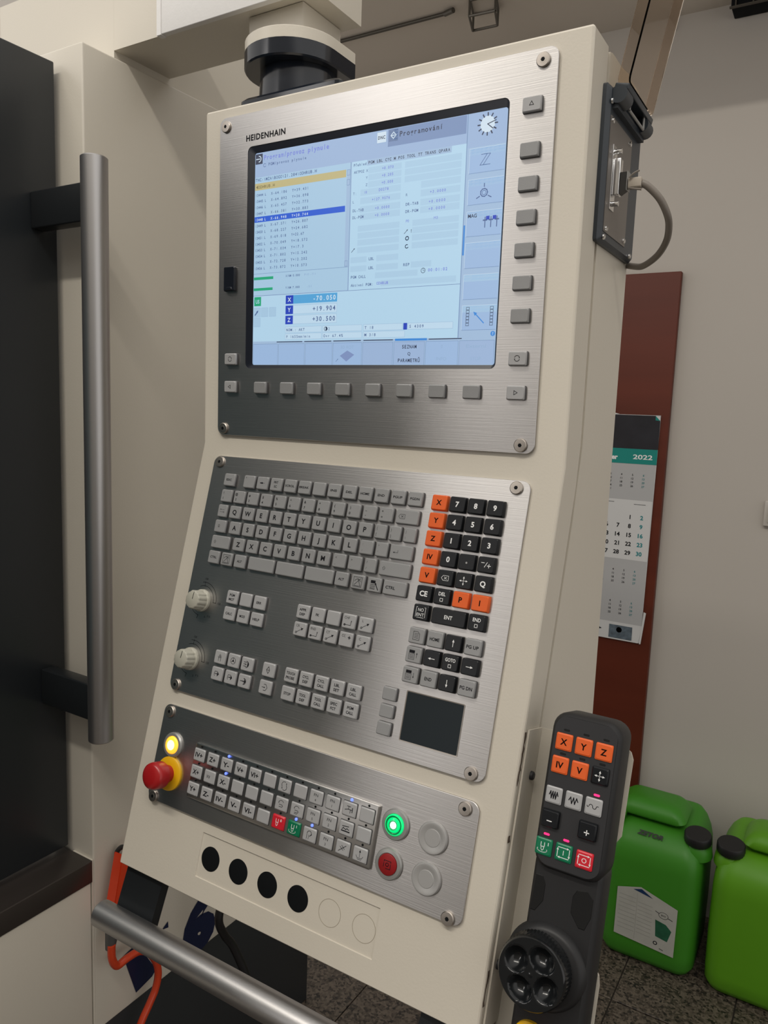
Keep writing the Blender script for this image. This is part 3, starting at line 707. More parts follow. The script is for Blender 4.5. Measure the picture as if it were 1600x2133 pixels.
L3.ring(261.3, -173.5, 2.3, 0.45, mi=MI['dark']); lab(L3, [(261.3, 171.8), (261.3, 173.7), (262.8, 173.7)], 'dark', 0.35); TX('00:01:02', 266.5, 173.4, 3.0, 'violet', 22, b=0.01)
lab(L3, [(42, 188.6), (302.6, 188.6)], 'cellline', 0.4); lab(L3, [(302.8, 34.5), (303.2, 240)], 'cellline', 0.6)
R(L3, 303.4, 134.5, 305.1, 162.2, 'cyanbtn')
# axis display
R(L1, 42, 188.9, 302.5, 239.4, 'field'); R(L2, 43.2, 189.8, 53.2, 199.8, 'green'); TX('US', 48.2, 195, 4.2, 'field', 5.5, 'c', 0.02)
for u, v in ((43, 202), (54, 202), (65.5, 202), (43, 213)): R(L2, u, v, u + 9.6, v + 9.8, 'field2'); lab(L3, [(u, v), (u + 9.6, v), (u + 9.6, v + 9.8), (u, v + 9.8), (u, v)], 'faint', 0.25)
L3.arrow((45, -209.6), (49.5, -204.5), 1.4, 3.0, MI['text'])
for v, a_, n_, hl in ((189.9, 'X', '-70.050', True), (200.9, 'Y', '+19.904', False), (211.8, 'Z', '+30.500', False)):
    R(L2, 99.4, v, 158.4, v + 9.2, 'cyan' if hl else 'white2'); R(L2, 88.8, v, 99.4, v + 9.3, 'navy')
    TX(a_, 94, v + 4.7, 4.6, 'white', None, 'c', 0.02); TX(n_, 157, v + 4.6, 5.0, 'white' if hl else 'text', 31, 'r', 0.012)
    if not hl: lab(L3, [(99.4, v), (158.4, v), (158.4, v + 9.2), (99.4, v + 9.2)], 'faint', 0.25)
for u0, u1, v0, s_ in ((89, 139, 224, 'NOM.: AKT'), (140.2, 191, 224, ''), (193, 240, 224, 'T 18'), (246.5, 297, 224, 'S 4309'), (89, 139, 231.4, 'F 1655mm/min'), (140.2, 191, 231.4, 'Ovr 67.4%'), (193, 243, 231.4, 'M 3/8')):
    R(L2, u0, v0, u1, v0 + 6.3, 'white2'); lab(L3, [(u0, v0), (u1, v0), (u1, v0 + 6.3), (u0, v0 + 6.3), (u0, v0)], 'faint', 0.25)
    if s_: TX(s_, u0 + 1.2, v0 + 3.3, 3.0, 'text', min(len(s_) * 2.9, 34), b=0.0)
L3.ring(144.5, -227.2, 2.0, 0.5, mi=MI['dark']); L3.ring(145, -227.2, 1.0, 1.6, -80, 80, 6, MI['dark']); TX('2', 148, 227.4, 3.0, 'text', b=0)
R(L3, 241.2, 223.8, 245.6, 230.4, 'navy')
# soft key row
div = [42.2, 79.3, 117.0, 154.3, 192.2, 230.3, 267.2, 304.4, 342.4]
for i in range(8):
    R(L2, div[i] + 0.7, 242.4, div[i + 1] - 0.7, 264.9, 'cell' if i not in (4, 5, 7) else 'head')
    lab(L3, [(div[i] + 0.7, 265.4), (div[i] + 0.7, 242.4), (div[i + 1] - 0.7, 242.4), (div[i + 1] - 0.7, 265.4)], 'cellline', 0.3)
for a_, b_, c_, hh in ((77, 113.2, 'dark', 0.45), (116, 152.3, 'dark', 0.45), (155, 190.3, 'dark', 0.45), (193.5, 229.5, 'dark', 0.45), (232, 269, 'cyanbtn', 1.1), (271, 307.3, 'dark', 0.45)): R(L3, a_, 240.3 - hh, b_, 240.3 + hh, c_)
TX('SEZNAM', 249, 247.4, 3.6, 'dark', 17.5, 'c', 0.01); TX('Q', 249, 254.4, 3.2, 'dark', None, 'c', 0.01); TX('PARAMETRŮ', 249, 261.0, 3.6, 'dark', 26, 'c', 0.01)
TX('3D ROT', 173.2, 247.0, 3.2, 'faint', 17, 'c', 0.0); L3.face([(164, -256), (173.5, -250.5), (182.5, -255), (172.5, -262)], MI['diamond']); L3.arrow((159, -262), (162, -259), 0.4, 1.2, MI['text'])
TX('0', 286, 247.6, 3.2, 'faint', None, 'c', 0); TX('INFO', 286, 259.5, 3.4, 'faint', 11, 'c', 0); TX('Externí', 323, 247.6, 3.6, 'faint', 21, 'c', 0); TX('STOP', 323, 259.5, 3.4, 'faint', 11, 'c', 0)
# right column
R(L1, 303.6, 34.3, 342.4, 64.5, 'head')
for v0, v1 in ((65.8, 88), (93.7, 116.6), (122.6, 145.4), (151.2, 174.6), (180.6, 203.6), (209.4, 232.4)):
    R(L2, 306.2, v0, 342.0, v1, 'cell'); R(L2, 306.2, v0 + 0.1, 342, v0 + (v1 - v0) * 0.28, 'field2'); lab(L3, [(306.2, v1), (306.2, v0), (342, v0)], 'white', 0.3); lab(L3, [(306.2, v1), (342, v1)], 'cellline', 0.35)
L3.face([(323.2 + 7.4 * math.cos(a / 24 * 2 * PI), -45.8 + 7.4 * math.sin(a / 24 * 2 * PI)) for a in range(24)], MI['white'])
L4 = Ink(-1.9)
for i in range(12):
    a = i / 12 * 2 * PI; L4.line([(323.2 + 7.6 * math.cos(a), -45.8 + 7.6 * math.sin(a)), (323.2 + 9.7 * math.cos(a), -45.8 + 9.7 * math.sin(a))], 1.2, mi=MI['dark'])
L4.line([(323.2, -45.8), (331.5, -43.4)], 0.8, mi=MI['dark']); L4.line([(323.2, -45.8), (328.6, -50.2)], 0.8, mi=MI['dark'])
for dx in (-1.6, 1.6): L4.line([(320 + dx, -72), (326 + dx, -72), (319 + dx, -81.5), (326 + dx, -81.5)], 0.5, mi=MI['text'])
L4.ring(323, -106.5, 3.6, 0.9, mi=MI['text'], n=9); L4.ring(323, -106.5, 2.0, 0.4, mi=MI['text'])
for a in (90, 215, 325): L4.line([(323 + 5.5 * math.cos(math.radians(a)), -106.5 + 5.5 * math.sin(math.radians(a))), (323 + 9 * math.cos(math.radians(a)), -106.5 + 8 * math.sin(math.radians(a)))], 0.9, mi=MI['text'])
L4.text('MAG', cy=-126.6, left=307.6, h=3.4, w=9.2, mi=MI['dark'], bold=0.02)
for u in (325.5, 331.5, 337.5): L4.line([(u, -129), (u, -138)], 0.9, mi=MI['text']); L4.line([(u - 1.6, -131.6), (u + 1.6, -131.6)], 1.3, mi=MI['text'])
for u in (328.2, 335): L4.rect(u - 1.8, -131.4, u + 1.8, -128.0, MI['navy'])
L4.arrow((329.3, -226), (318.2, -215.2), 1.0, 4.0, MI['cyanbtn'])
for u in (312.3, 337.3):
    for j in range(6): L4.line([(u - 1.5, -(211.0 + j * 3.0) - 2.4), (u + 1.5, -(211.0 + j * 3.0) - 2.4), (u + 1.5, -(211.0 + j * 3.0)), (u - 1.5, -(211.0 + j * 3.0))], 0.4, True, MI['dark'])
L4.face([(339.6 + 2.4 * math.cos(a / 14 * 2 * PI), -236.2 + 2.4 * math.sin(a / 14 * 2 * PI)) for a in range(14)], MI['cyanbtn'])
TX('?', 339.6, 236.2, 2.6, 'white', None, 'c', 0.03, l=L4)
for nme, L in (('picture_fields', L1), ('picture_boxes', L2), ('picture_text', L3), ('picture_icons', L4)):
    obj(nme, L.done(nme, SM), MU, SCREEN)

# ---- print on the steel plates
ink = Ink(0.06); ink.text('HEIDENHAIN', cy=-17.2, left=29.9, h=6.4, w=55.7, bold=0.035, spacing=1.12)
obj('maker_lettering', ink.done('maker', 'ink_dark'), MU, con)
# flip cover of the socket left of the screen
bm = bmesh.new(); loft(bm, [(rr(16.5, 27.5, 1.5, 3, 9.4, -168.4), 0), (rr(16.5, 27.5, 1.5, 3, 9.4, -168.4), 3.2), (rr(15, 26, 1.2, 3, 9.4, -168.4), 4)])
fc = obj('port_cover', me('port_cover', bm, 'black_gloss', 30), MU, con); fc['label'] = 'black flip cover left of the screen'
bm = bmesh.new(); loft(bm, [(rr(11, 4, 1.9, 4, 9.2, -179.5), 4), (rr(9, 2.4, 1.2, 4, 9.2, -179.5), 5.4)]); obj('finger_lip', me('finger_lip', bm, 'black_gloss', 40), MU, fc)

# ---- keys
_km = {}
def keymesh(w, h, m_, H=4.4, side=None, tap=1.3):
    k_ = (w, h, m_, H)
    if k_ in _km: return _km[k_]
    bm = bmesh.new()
    loft(bm, [(rr(w, h, 1.0, 2), 0.05), (rr(w - 0.3, h - 0.3, 1.1, 2), H * 0.55)], cap1=False, mi=1 if m_ in ('key_grey', 'key_light') else 0)  # lower skirts of grey keys painted dark as if shaded
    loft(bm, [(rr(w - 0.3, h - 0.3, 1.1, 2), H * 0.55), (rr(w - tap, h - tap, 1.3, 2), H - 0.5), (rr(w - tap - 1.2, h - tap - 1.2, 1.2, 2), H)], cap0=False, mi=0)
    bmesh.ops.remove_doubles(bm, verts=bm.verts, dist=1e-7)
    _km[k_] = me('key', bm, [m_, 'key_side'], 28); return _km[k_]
def key(F, u, v, m_='key_grey', w=17.0, h=15.3, H=4.4, draw=None, ink_m=None, parent=None, label=None, h0=0.0):
    o = obj('key', keymesh(w, h, m_, H), at(F, u, v, h0), parent or con)
    if label: o['label'] = label
    if draw:
        I = Ink(H + 0.06); draw(I)
        if len(I.bm.faces):
            im = ink_m or {'key_black': 'ink_white', 'key_red': 'ink_white', 'key_green': 'ink_white', 'key_orange': 'ink_black'}.get(m_, 'ink_dark')
            obj('legend', I.done('legend', im), at(F, u, v, h0), o)
        else: I.bm.free()
    return o
def t_(s, h=3.0, w=None, x=0, y=0, b=0.026): return lambda I: I.text(s, x, y, h=h, w=w, bold=b)
def two(a, b_, h=2.9, wa=None, wb=None): return lambda I: (I.text(a, 0, 2.4, h=h, w=wa, bold=0.026), I.text(b_, 0, -2.4, h=h, w=wb, bold=0.026))
def tri(a): 
    def f(I):
        P = [(2.2 * math.cos(math.radians(a + q)), 2.2 * math.sin(math.radians(a + q))) for q in (0, 120, 240)]; I.line(P, 0.5, True)
    return f
def rot(I): I.ring(0, 0, 2.6, 0.5, 20, 160); I.ring(0, 0, 2.6, 0.5, 200, 340); I.face([(2.9, 0.2), (1.6, 0.3), (2.3, 1.4)]); I.face([(-2.9, -0.2), (-1.6, -0.3), (-2.3, -1.4)])
# soft keys round the screen
for i, u in enumerate((58.3, 96.4, 134.3, 172.1, 210.2, 247.7, 285.2, 322.6)): key(MU, u, 291.6, w=18.4, h=13.6, H=4.6)
for v in (76, 105, 134, 162.8, 191.9, 221.3): key(MU, 367.7, v, w=18.4, h=13.6, H=4.6)
for u, v, a_ in ((367.7, 37.5, 90), (368, 291.5, 0), (12.8, 291.2, 180)): key(MU, u, v, 'key_light', w=18.4, h=13.6, draw=tri(a_))
for u, v in ((368, 260), (12.8, 259.4)): key(MU, u, v, 'key_light', w=18.4, h=13.6, draw=rot)
# alphabetic keyboard
def px(i, a=54.3): return a + 19.86 * (i - 1)
def arr(I): I.arrow((3.6, 0), (-3.6, 0), 0.3, 2.2); I.face([(0, 1.2), (1.6, 0), (0, -1.2), (-1.6, 0)])
r1 = ['ESC', '"', None, 'PRT\nSC', 'SCROL', 'BREAK', '', 'INS', 'DEL', 'HOME', 'END', 'PGUP', 'PGDN']
for i, s_ in enumerate(r1):
    u = 24.1 if i == 0 else px(i)
    d_ = arr if s_ is None else two('PRT', 'SC', 2.6) if s_ and '\n' in s_ else (t_('"', 2.4, x=-4.5, y=3.5) if s_ == '"' else t_(s_, 2.5, min(2.7 * len(s_), 13)) if s_ else None)
    key(ML, u, 31.2, draw=d_)
for i, (a_, b_) in enumerate(zip('!@#$%^&*()_+', '1234567890-=')):
    key(ML, 24.4 + 19.82 * i, 50.3, draw=(lambda a_, b_: lambda I: (I.text(a_, -4.2, 3.1, h=2.8, bold=0.02), I.text(b_, -4.2, -2.9, h=2.8, bold=0.02)))(a_, b_))
def bsp(x=0, k_=1.0):
    def f(I):
        I.line([(x - 3.6 * k_, 0), (x - 1.8 * k_, 2.2 * k_), (x + 3.6 * k_, 2.2 * k_), (x + 3.6 * k_, -2.2 * k_), (x - 1.8 * k_, -2.2 * k_)], 0.35 * k_, True); I.line([(x - 0.6, -1), (x + 1.8, 1)], 0.4); I.line([(x - 0.6, 1), (x + 1.8, -1)], 0.4)
    return f
key(ML, 267.4, 50.3, w=26.5, draw=bsp(-6))
def tabk(I): I.arrow((3, 1.4), (-3, 1.4), 0.3, 1.4); I.arrow((-3, -1.4), (3, -1.4), 0.3, 1.4); I.line([(-3.2, .4), (-3.2, 2.4)], .3); I.line([(3.2, -.4), (3.2, -2.4)], .3)
key(ML, 22.8, 68.3, w=14.5, draw=tabk)
for i, s_ in enumerate('QWERTYUIOP'): key(ML, 42.0 + 19.85 * i, 68.3, draw=t_(s_, 5.4, b=0.03))
for u, a_, b_ in ((239.4, '{', '['), (256.4, '}', ']'), (273.5, '|', '\\')): key(ML, u, 68.2, w=14.5, draw=(lambda a_, b_: lambda I: (I.text(a_, -4.2, 3, h=2.6), I.text(b_, -4.2, -3, h=2.6)))(a_, b_))
def lock(I): I.ring(-1.5, 0.6, 1.1, 0.35); I.line([(-2.6, -1.2), (-0.4, -1.2)], .35)
key(ML, 23.9, 86.5, w=17.5, draw=lock)
for i, s_ in enumerate('ASDFGHJKL'): key(ML, 46.2 + 19.92 * i, 86.4, draw=t_(s_, 5.4, b=0.03))
key(ML, 225.9, 86.2, draw=lambda I: (I.text(':', -4.2, 3, h=2.6), I.text(';', -4.2, -3, h=2.6))); key(ML, 244.4, 86.2, w=14.8, draw=lambda I: (I.text('"', -3.6, 3, h=2.6), I.text("'", -3.6, -3, h=2.6)))
key(ML, 267.3, 86.4, w=26.5, draw=lambda I: (I.arrow((-3.5, -0.8), (-9, -0.8), 0.35, 1.8), I.line([(-3.5, -0.8), (-3.5, 1.6)], .35)))
def shf(x): return lambda I: I.line([(x - 1.6, 0), (x, 1.8), (x + 1.6, 0), (x + 0.8, 0), (x + 0.8, -1.6), (x - 0.8, -1.6), (x - 0.8, 0)], 0.28, True)
key(ML, 29.0, 104.8, w=28, draw=shf(-8))
for i, s_ in enumerate('ZXCVBNM'): key(ML, 56.5 + 19.83 * i, 104.4, draw=t_(s_, 5.4, b=0.03))
for u, w_, a_, b_ in ((195.9, 17, '<', ','), (215.5, 17, '>', '.'), (234.3, 14.6, '?', '/')): key(ML, u, 104.1, w=w_, draw=(lambda a_, b_: lambda I: (I.text(a_, -4, 3, h=2.6), I.text(b_, -4, -3, h=2.6)))(a_, b_))
key(ML, 263.1, 104.3, w=36, draw=shf(-12))
def winl(I): I.line([(-5, -5), (5, -5), (5, 5), (-5, 5)], 0.4, True); I.ring(0, -0.6, 3.6, 0.45, 20, 160); I.line([(-3.4, -3), (3.2, 3.6)], 0.5); I.line([(0, 3.4), (3.6, -3.6)], 0.5); I.line([(-4, -4), (4, -4)], 0.5)
def menu(I):
    I.rect(-4, 1.4, 1.5, 4.4)
    for y in (0, -1.6, -3.2, -4.4): I.line([(-4, y), (1.5, y)], 0.5)
    I.arrow((5.4, -4.6), (1.0, 2.6), 0.9, 2.4)
key(ML, 23.4, 122.9, draw=t_('CTRL', 2.6, 9.5)); key(ML, 43.2, 122.9, draw=winl); key(ML, 63.1, 122.9, draw=t_('ALT', 2.6, 7))
for u in (94.2, 134.0, 173.8): key(ML, u, 122.6, w=37.2)
key(ML, 202.8, 122.6, draw=t_('ALT', 2.6, 7)); key(ML, 223.2, 122.6, draw=winl); key(ML, 242.9, 122.6, draw=menu); key(ML, 266.8, 122.6, w=27, draw=t_('CTRL', 3.0, 11, x=-4.5))
# function keys
def lines_(*segs): return lambda I: [I.line(s_, 0.5) for s_ in segs]
def path(name):
    def f(I):
        if name: I.text(name, -3.4 + 0.4 * len(name), 3.6, h=2.7, w=2.2 * len(name) if len(name) > 1 else None)
        if name in ('CHF', 'RND'): I.line([(-4.5, -3.6), (3, -3.6), (3.4, 0.6)], 0.5); I.ring(-4.2, -3.6, 0.8, 0.6); I.arrow((3.2, -2.5), (3.6, 1.6), 0.4, 1.5)
        elif name == 'CC': I.line([(2.6, 2.4), (6, 2.4)], 0.4); I.line([(4.3, 0.6), (4.3, 4.2)], 0.4); I.ring(4.3, 2.4, 0.9, 0.5)
        else:
            I.ring(-3.8, -3.6, 0.9, 0.5); I.arrow((-3.2, -3.2), (5, 1.8), 0.45, 3.0)
            if name == 'CR': I.line([(1.5, 2.5), (3, -0.3)], 0.4)
    return f
for u, v, d_ in ((62.5, 163.9, two('PGM', 'MGT', 2.9, 7.5, 8)), (82.4, 163.9, None), (102.2, 163.9, t_('ERR', 2.7, 7)), (62.5, 182.3, t_('CALC', 2.8, 9.5)), (82.4, 182.3, t_('MOD', 2.8, 8)), (102.2, 182.3, t_('HELP', 2.8, 9.5)),
                 (162.4, 163.7, two('APPR', 'DEP', 2.7, 9, 7)), (181.9, 163.7, t_('FK', 2.8)), (201.3, 163.7, None), (221.0, 163.7, path('CHF')), (241.0, 163.7, path('L')),
                 (162.3, 182.1, path('CR')), (182.0, 182.1, path('RND')), (201.4, 182.1, path('CT')), (221.0, 182.1, path('CC')), (241.1, 182.1, path('C'))): key(ML, u, v, 'key_light', draw=d_)
def hand(I):
    I.line([(-1.4, -4), (-1.6, -0.5), (-2.6, 0.8)], 0.5)
    for x in (-1, 0, 1): I.line([(x, -0.5), (x, 3.4 - abs(x) * .8)], 0.5)
    I.line([(1.6, -4), (1.8, 1.2)], 0.5)
def wheel(I): I.ring(0, 0, 3.4, 0.45); [I.line([(0, 0), (3.2 * math.cos(a), 3.2 * math.sin(a))], .45) for a in (PI / 2, PI * 7 / 6, PI * 11 / 6)]; I.ring(0, 0, .7, .7)
def mdi(I): I.ring(-0.5, 0, 3.4, 0.6, -90, 90, 10); I.face([(1, -3), (3.2, 0), (1, 3)]); I.line([(-4, 2.2), (0, 2.2)], .6); I.line([(-4, -2.2), (0, -2.2)], .6); I.arrow((-4, 0), (0.2, 0), .6, 1.8)
def prog(I): I.line([(-2.6, -2.6), (-3.4, -1.2), (-3.4, 1.2), (-2.6, 2.6), (0.6, 2.6)], .5); I.face([(0.8, -3), (3.4, 0), (0.8, 3)]); I.arrow((-2.6, 0), (1, 0), .6, 1.8)
def auto(I): I.ring(0, 0, 3.2, 0.7, -90, 90, 10); I.face([(0.8, -3), (3.2, 0), (0.8, 3)]); I.arrow((-4.4, 0), (1.2, 0), .7, 2.2)
def edit(I): I.line([(-2.2, 0), (0.4, 3.6), (2.2, 0), (0.4, -3.6)], .6, True); I.arrow((-1.2, 0), (1.6, 0), .5, 1.4)
def test(I): I.line([(-1.4, 3.2), (1.2, 3.2), (3.2, 0), (1.2, -3.2), (-1.4, -3.2)], .55); I.arrow((-3.6, 0), (0.8, 0), .6, 1.8)
for u, v, d_ in ((62, 231.7, hand), (81.8, 231.7, wheel), (101.4, 231.7, mdi), (61.9, 250.1, prog), (81.6, 250.1, prog), (101.4, 250.1, auto), (131.6, 231.6, edit), (131.4, 250.2, test),
                 (161.8, 231.2, two('TOUCH', 'PROBE', 2.9, 11, 11)), (181.4, 231.1, two('CYCL', 'DEF', 2.9, 8, 6.5)), (201.1, 231.1, two('CYCL', 'CALL', 2.9, 8.5, 8.5)), (220.9, 231.1, two('LBL', 'SET', 2.9, 6.5, 7)), (240.9, 231.1, two('LBL', 'CALL', 2.9, 6.5, 8.5)),
                 (161.7, 250.1, t_('STOP', 2.9, 9)), (181.4, 249.9, two('TOOL', 'DEF', 2.9, 8.5, 6.5)), (201.1, 249.8, two('TOOL', 'CALL', 2.9, 8.5, 8.5)), (220.9, 249.6, two('SPEC', 'FCT', 2.9, 8.5, 6.5)), (241, 249.3, two('PGM', 'CALL', 2.9, 7.5, 8.5))):
    key(ML, u, v, 'key_light', draw=d_)
# numeric block
cols = (300.5, 320.3, 339.9, 359.8)
def sq(I, y=-3): I.line([(-1.4, y - 1.4), (1.4, y - 1.4), (1.4, y + 1.4), (-1.4, y + 1.4)], 0.45, True)
def ctr(I):
    for a in (0, 90, 180, 270):
        c_, s_ = math.cos(math.radians(a)), math.sin(math.radians(a)); I.arrow((1.0 * c_, 1.0 * s_), (4.4 * c_, 4.4 * s_), 0.4, 2.0)
    I.ring(0, 0, 0.3, 0.6)
NB = [(32.3, ['X', '7', '8', '9']), (50.2, ['Y', '4', '5', '6']), (68.2, ['Z', '1', '2', '3']), (86.4, ['IV', '0', '.', '⁻/+']), (104.5, ['V', None, ctr, 'Q']), (122.6, ['CE', 'DEL', 'P', 'I'])]
KB = dict(w=17.4, h=15.8, H=5.2)
for r_, (v, L) in enumerate(NB):
    for c_, s_ in enumerate(L):
        org = (c_ == 0 and r_ < 5) or (r_ == 5 and c_ >= 2)
        if s_ is None: d_ = bsp(0, 1.05)
        elif callable(s_): d_ = s_
        elif s_ == 'DEL': d_ = lambda I: (I.text('DEL', 0, 2.6, h=3.5, w=7.4, bold=0.015), sq(I))
        elif s_ == '.': d_ = lambda I: I.ring(0, -0.6, 0.45, 0.9)
        elif '/' in s_: d_ = lambda I: (I.line([(-4.6, 1.8), (-1.8, 1.8)], .55), I.line([(-1.2, -2.2), (1.2, 2.4)], .5), I.line([(1.6, -0.8), (4.8, -0.8)], .6), I.line([(3.2, -2.4), (3.2, .8)], .6))
        else: d_ = t_(s_, 5.2, None, b=0.03)
        key(ML, cols[c_], v, 'key_orange' if org else 'key_black', draw=d_, **KB)
key(ML, 300.7, 141.0, 'key_black', draw=lambda I: (I.text('NO', 0, 2.5, h=3.2, w=6), I.text('ENT', 0, -2.2, h=3.2, w=8), I.line([(-5, -4.6), (-5, 5), (-3.8, 5)], .35), I.line([(5, -4.6), (5, 5), (3.8, 5)], .35), I.line([(-3.6, -5), (3.6, -5)], .35)), **KB)
key(ML, 330.6, 141.1, 'key_black', w=36.4, h=15.8, H=5.2, draw=t_('ENT', 3.8, 8.5, b=0.015))
key(ML, 359.7, 140.8, 'key_black', draw=lambda I: (I.text('END', 0, 2.6, h=3.5, w=8, bold=0.015), sq(I)), **KB)
# cursor block
def doc(I): I.line([(-3.4, -4), (3.4, -4), (3.4, 1.8), (1.2, 4), (-3.4, 4)], .4, True); [I.line([(-2, y), (2, y)], .35) for y in (2, .6, -.8, -2.2)]
def win(up_):
    def f(I):
        I.rect(-4.6, 1.6, 1.4, 4.4); I.line([(-4.6, -4.4), (1.4, -4.4), (1.4, 1), (-4.6, 1)], .35, True); [I.line([(-3.6, y), (.4, y)], .35) for y in (-.4, -1.8, -3)]
        I.arrow((3.8, -2.4 * up_), (3.8, 2.6 * up_), .4, 1.7)
    return f
def arw(a): 
    c_, s_ = math.cos(math.radians(a)), math.sin(math.radians(a)); return lambda I: I.arrow((-3.2 * c_, -3.2 * s_), (3.6 * c_, 3.6 * s_), .55, 2.6)
CB = [(163.7, [doc, 'HOME', arw(90), 'PG UP']), (182.1, [win(1), arw(180), 'GOTO', arw(0)]), (201.4, [win(-1), 'END', arw(270), 'PG DN'])]
for v, L in CB:
    for c_, s_ in enumerate(L):
        blk = c_ in (1, 2, 3) and (v == 182.1) or c_ == 2
        if s_ == 'GOTO': d_ = lambda I: (I.text('GOTO', 0, 2.6, h=3.4, w=10.5, bold=0.015), sq(I))
        elif callable(s_): d_ = s_
        else: d_ = t_(s_, 3.2, {'HOME': 10.5, 'END': 7.5}.get(s_, 12.5))
        key(ML, cols[c_], v, 'key_black' if blk else 'key_grey', draw=d_, **KB)
for v in (223.9, 240.6, 257.3): key(ML, 281.0, v, 'key_grey', w=15.6, h=13.2, H=4.2)
# touch pad: steel rim and dark pad let into the plate
bm = bmesh.new(); o_ = rr(62, 48, 1, 3, 329, -240.6); i_ = rr(60, 46, 0.8, 3, 329, -240.6)
loft(bm, [(o_, 0.0), (o_, 0.35), (i_, 0.2), (i_, 0.0)], False, False); obj('touchpad_rim', me('rim', bm, 'screw_steel'), ML, con)
bm = bmesh.new(); loft(bm, [(i_, -0.2), (i_, 0.12)]); obj('touchpad', me('touchpad', bm, 'touch'), ML, con)['label'] = 'dark touchpad'
# override knobs with their printed scales
for v, seg in ((174.7, ('50', '100', '150')), (242.4, ('50', '100', '150'))):
    bm = bmesh.new(); n = 60
    def kr(r, z, depth=0.0): return ([((r - (depth if (i % 5) in (0, 1) else 0)) * math.cos(2 * PI * i / n), (r - (depth if (i % 5) in (0, 1) else 0)) * math.sin(2 * PI * i / n)) for i in range(n)], z)
    loft(bm, [kr(13.0, 0.2), kr(12.8, 3), kr(11.2, 4.0, .9), kr(10.8, 15.0, .9), kr(10.2, 16.2, .5), kr(9.2, 16.8)])
    kn = obj('override_knob', me('knob', bm, 'knob', 40), at(ML, 15.3, v), con); kn['label'] = 'pale ribbed override knob'
    I = Ink(16.9); I.line([(0.4, 1.2), (1.2, 8.4)], 0.8); obj('pointer', I.done('pointer', 'ink_dark'), at(ML, 15.3, v), kn)
    I = Ink(0.06); I.ring(0, 0, 17.2, 0.55, 0, 112, 24); I.ring(0, 0, 21.4, 0.55, 0, 100, 24); I.line([(17, 0), (21.6, 0)], .55); I.line([(0, 16.8), (0, 22)], .5)
    I.text(seg[1], 1, 25.4, h=2.6); I.text(seg[2], 26.2, 0.2, h=2.6); I.text('0', 8.4, -17.8, h=2.4); I.text('F %', 14.5, -16.6, h=2.4); I.line([(-2, -17), (-3.2, -21)], .6); I.ring(0, 0, 17.2, 0.5, 205, 262, 12)
    obj('knob_scale', I.done('knob_scale', 'ink_dark'), at(ML, 15.3, v), con)

# ---- machine button panel
bm = bmesh.new(); F0 = rr(240.4, 59.4, 1.2, 3, 171.4, -358.0)
loft(bm, [(F0, 0.0), (F0, 2.4), (rr(238.4, 57.4, 1.0, 3, 171.4, -358.0), 3.0)]); obj('key_frame', me('key_frame', bm, 'steel_frame', 30), ML, con)
def flow(I): I.ring(-0.3, 1.2, 3, .45, 60, 200); I.ring(0.3, -1.2, 3, .45, 240, 380); I.arrow((-2.8, 0.2), (-2.2, -3.6), .45, 1.5); I.arrow((2.8, -.2), (2.2, 3.6), .45, 1.5)
def spin(n_):
    def f(I): I.text('⊃', 0, 0, h=1) if False else None; I.ring(0, 1.5, 3, .45, 20, 160, ry=2.2); I.line([(-2, -0.5), (1.6, -0.5), (2.4, -1.5), (1.6, -2.6), (-2, -2.6)], .5); [I.line([(-2 + 1.3 * q, -3.8), (-1.4 + 1.3 * q, -3.8)], .5) for q in range(n_)]; I.arrow((-2.6, 2.6), (-3.2, 0.4), .4, 1.3)
    return f
def waves(n_):
    return lambda I: [I.line([(-3.4 + 2.6 * q, 1.4), (-2.6 + 2.6 * q, -1.4), (-1.8 + 2.6 * q, 1.4)], .5) for q in range(n_)]
def tap(I): I.line([(-4.4, -1), (-1.2, 0), (3.6, 0)], .6); I.line([(-.6, 0), (-.6, 2.6)], .5); I.line([(-2.4, 2.8), (1.2, 2.8)], .6); I.line([(3.8, -2), (3.8, 2)], .8); I.line([(1.6, -3), (1.6, 0)], .6)
def chips(I): [I.line([(-4 + q * 2, -1 + (q % 2)), (-2.4 + q * 2, 0.6 - (q % 2))], .7) for q in range(4)]; I.line([(-4.4, -2.4), (4.4, -2.4)], 1.1); I.line([(-4, 1.8), (3, 2.6)], .7)
def lampi(I): I.line([(-2.6, -4), (-2.6, 0)], .45); I.ring(0, 1.2, 2.6, .5, -10, 190); I.line([(2.6, .6), (0.6, -1.2)], .5); I.line([(-.4, -4), (-.4, 0)], .4); I.arrow((1, -.6), (3.4, 1.4), .5, 1.5)
def clampi(I): I.line([(-4, -3.4), (3.8, 3)], .55); I.line([(-2.8, 1), (1, -1.8)], .5); I.line([(-1, 2.4), (2.6, -.6)], .5)
def unclamp(I): I.arrow((0, -2), (0, 4.6), .4, 2.4); I.line([(-3.8, -1), (-2.6, -3), (2.6, -3), (3.8, -1)], .4); I.line([(-2.2, -4.2), (2.2, -4.2)], .4)
def spin0(I): I.line([(-2.4, 3.4), (-2.4, 0), (.6, 0), (.6, 3.4)], .55); I.line([(-2, -.2), (-2, -2), (-.9, -3.6), (.2, -2), (.2, -.2)], .5); I.text('0', 3.8, 2.8, h=2.6, bold=.03)
def spin1(I): I.line([(-2.4, 3.4), (-2.4, 0), (.6, 0), (.6, 3.4)], .55); I.line([(-2, -.2), (-2, -2), (-.9, -3.2), (.2, -2), (.2, -.2)], .5); I.text('1', 3.8, 2.8, h=2.6, bold=.03); I.ring(-.9, -2.6, 4.2, .5, 160, 380, ry=1.9)
def FN(n_): return lambda I: (I.text('FN', 0, 2.2, h=2.9, w=5), I.text(n_, 0, -2.6, h=2.6))
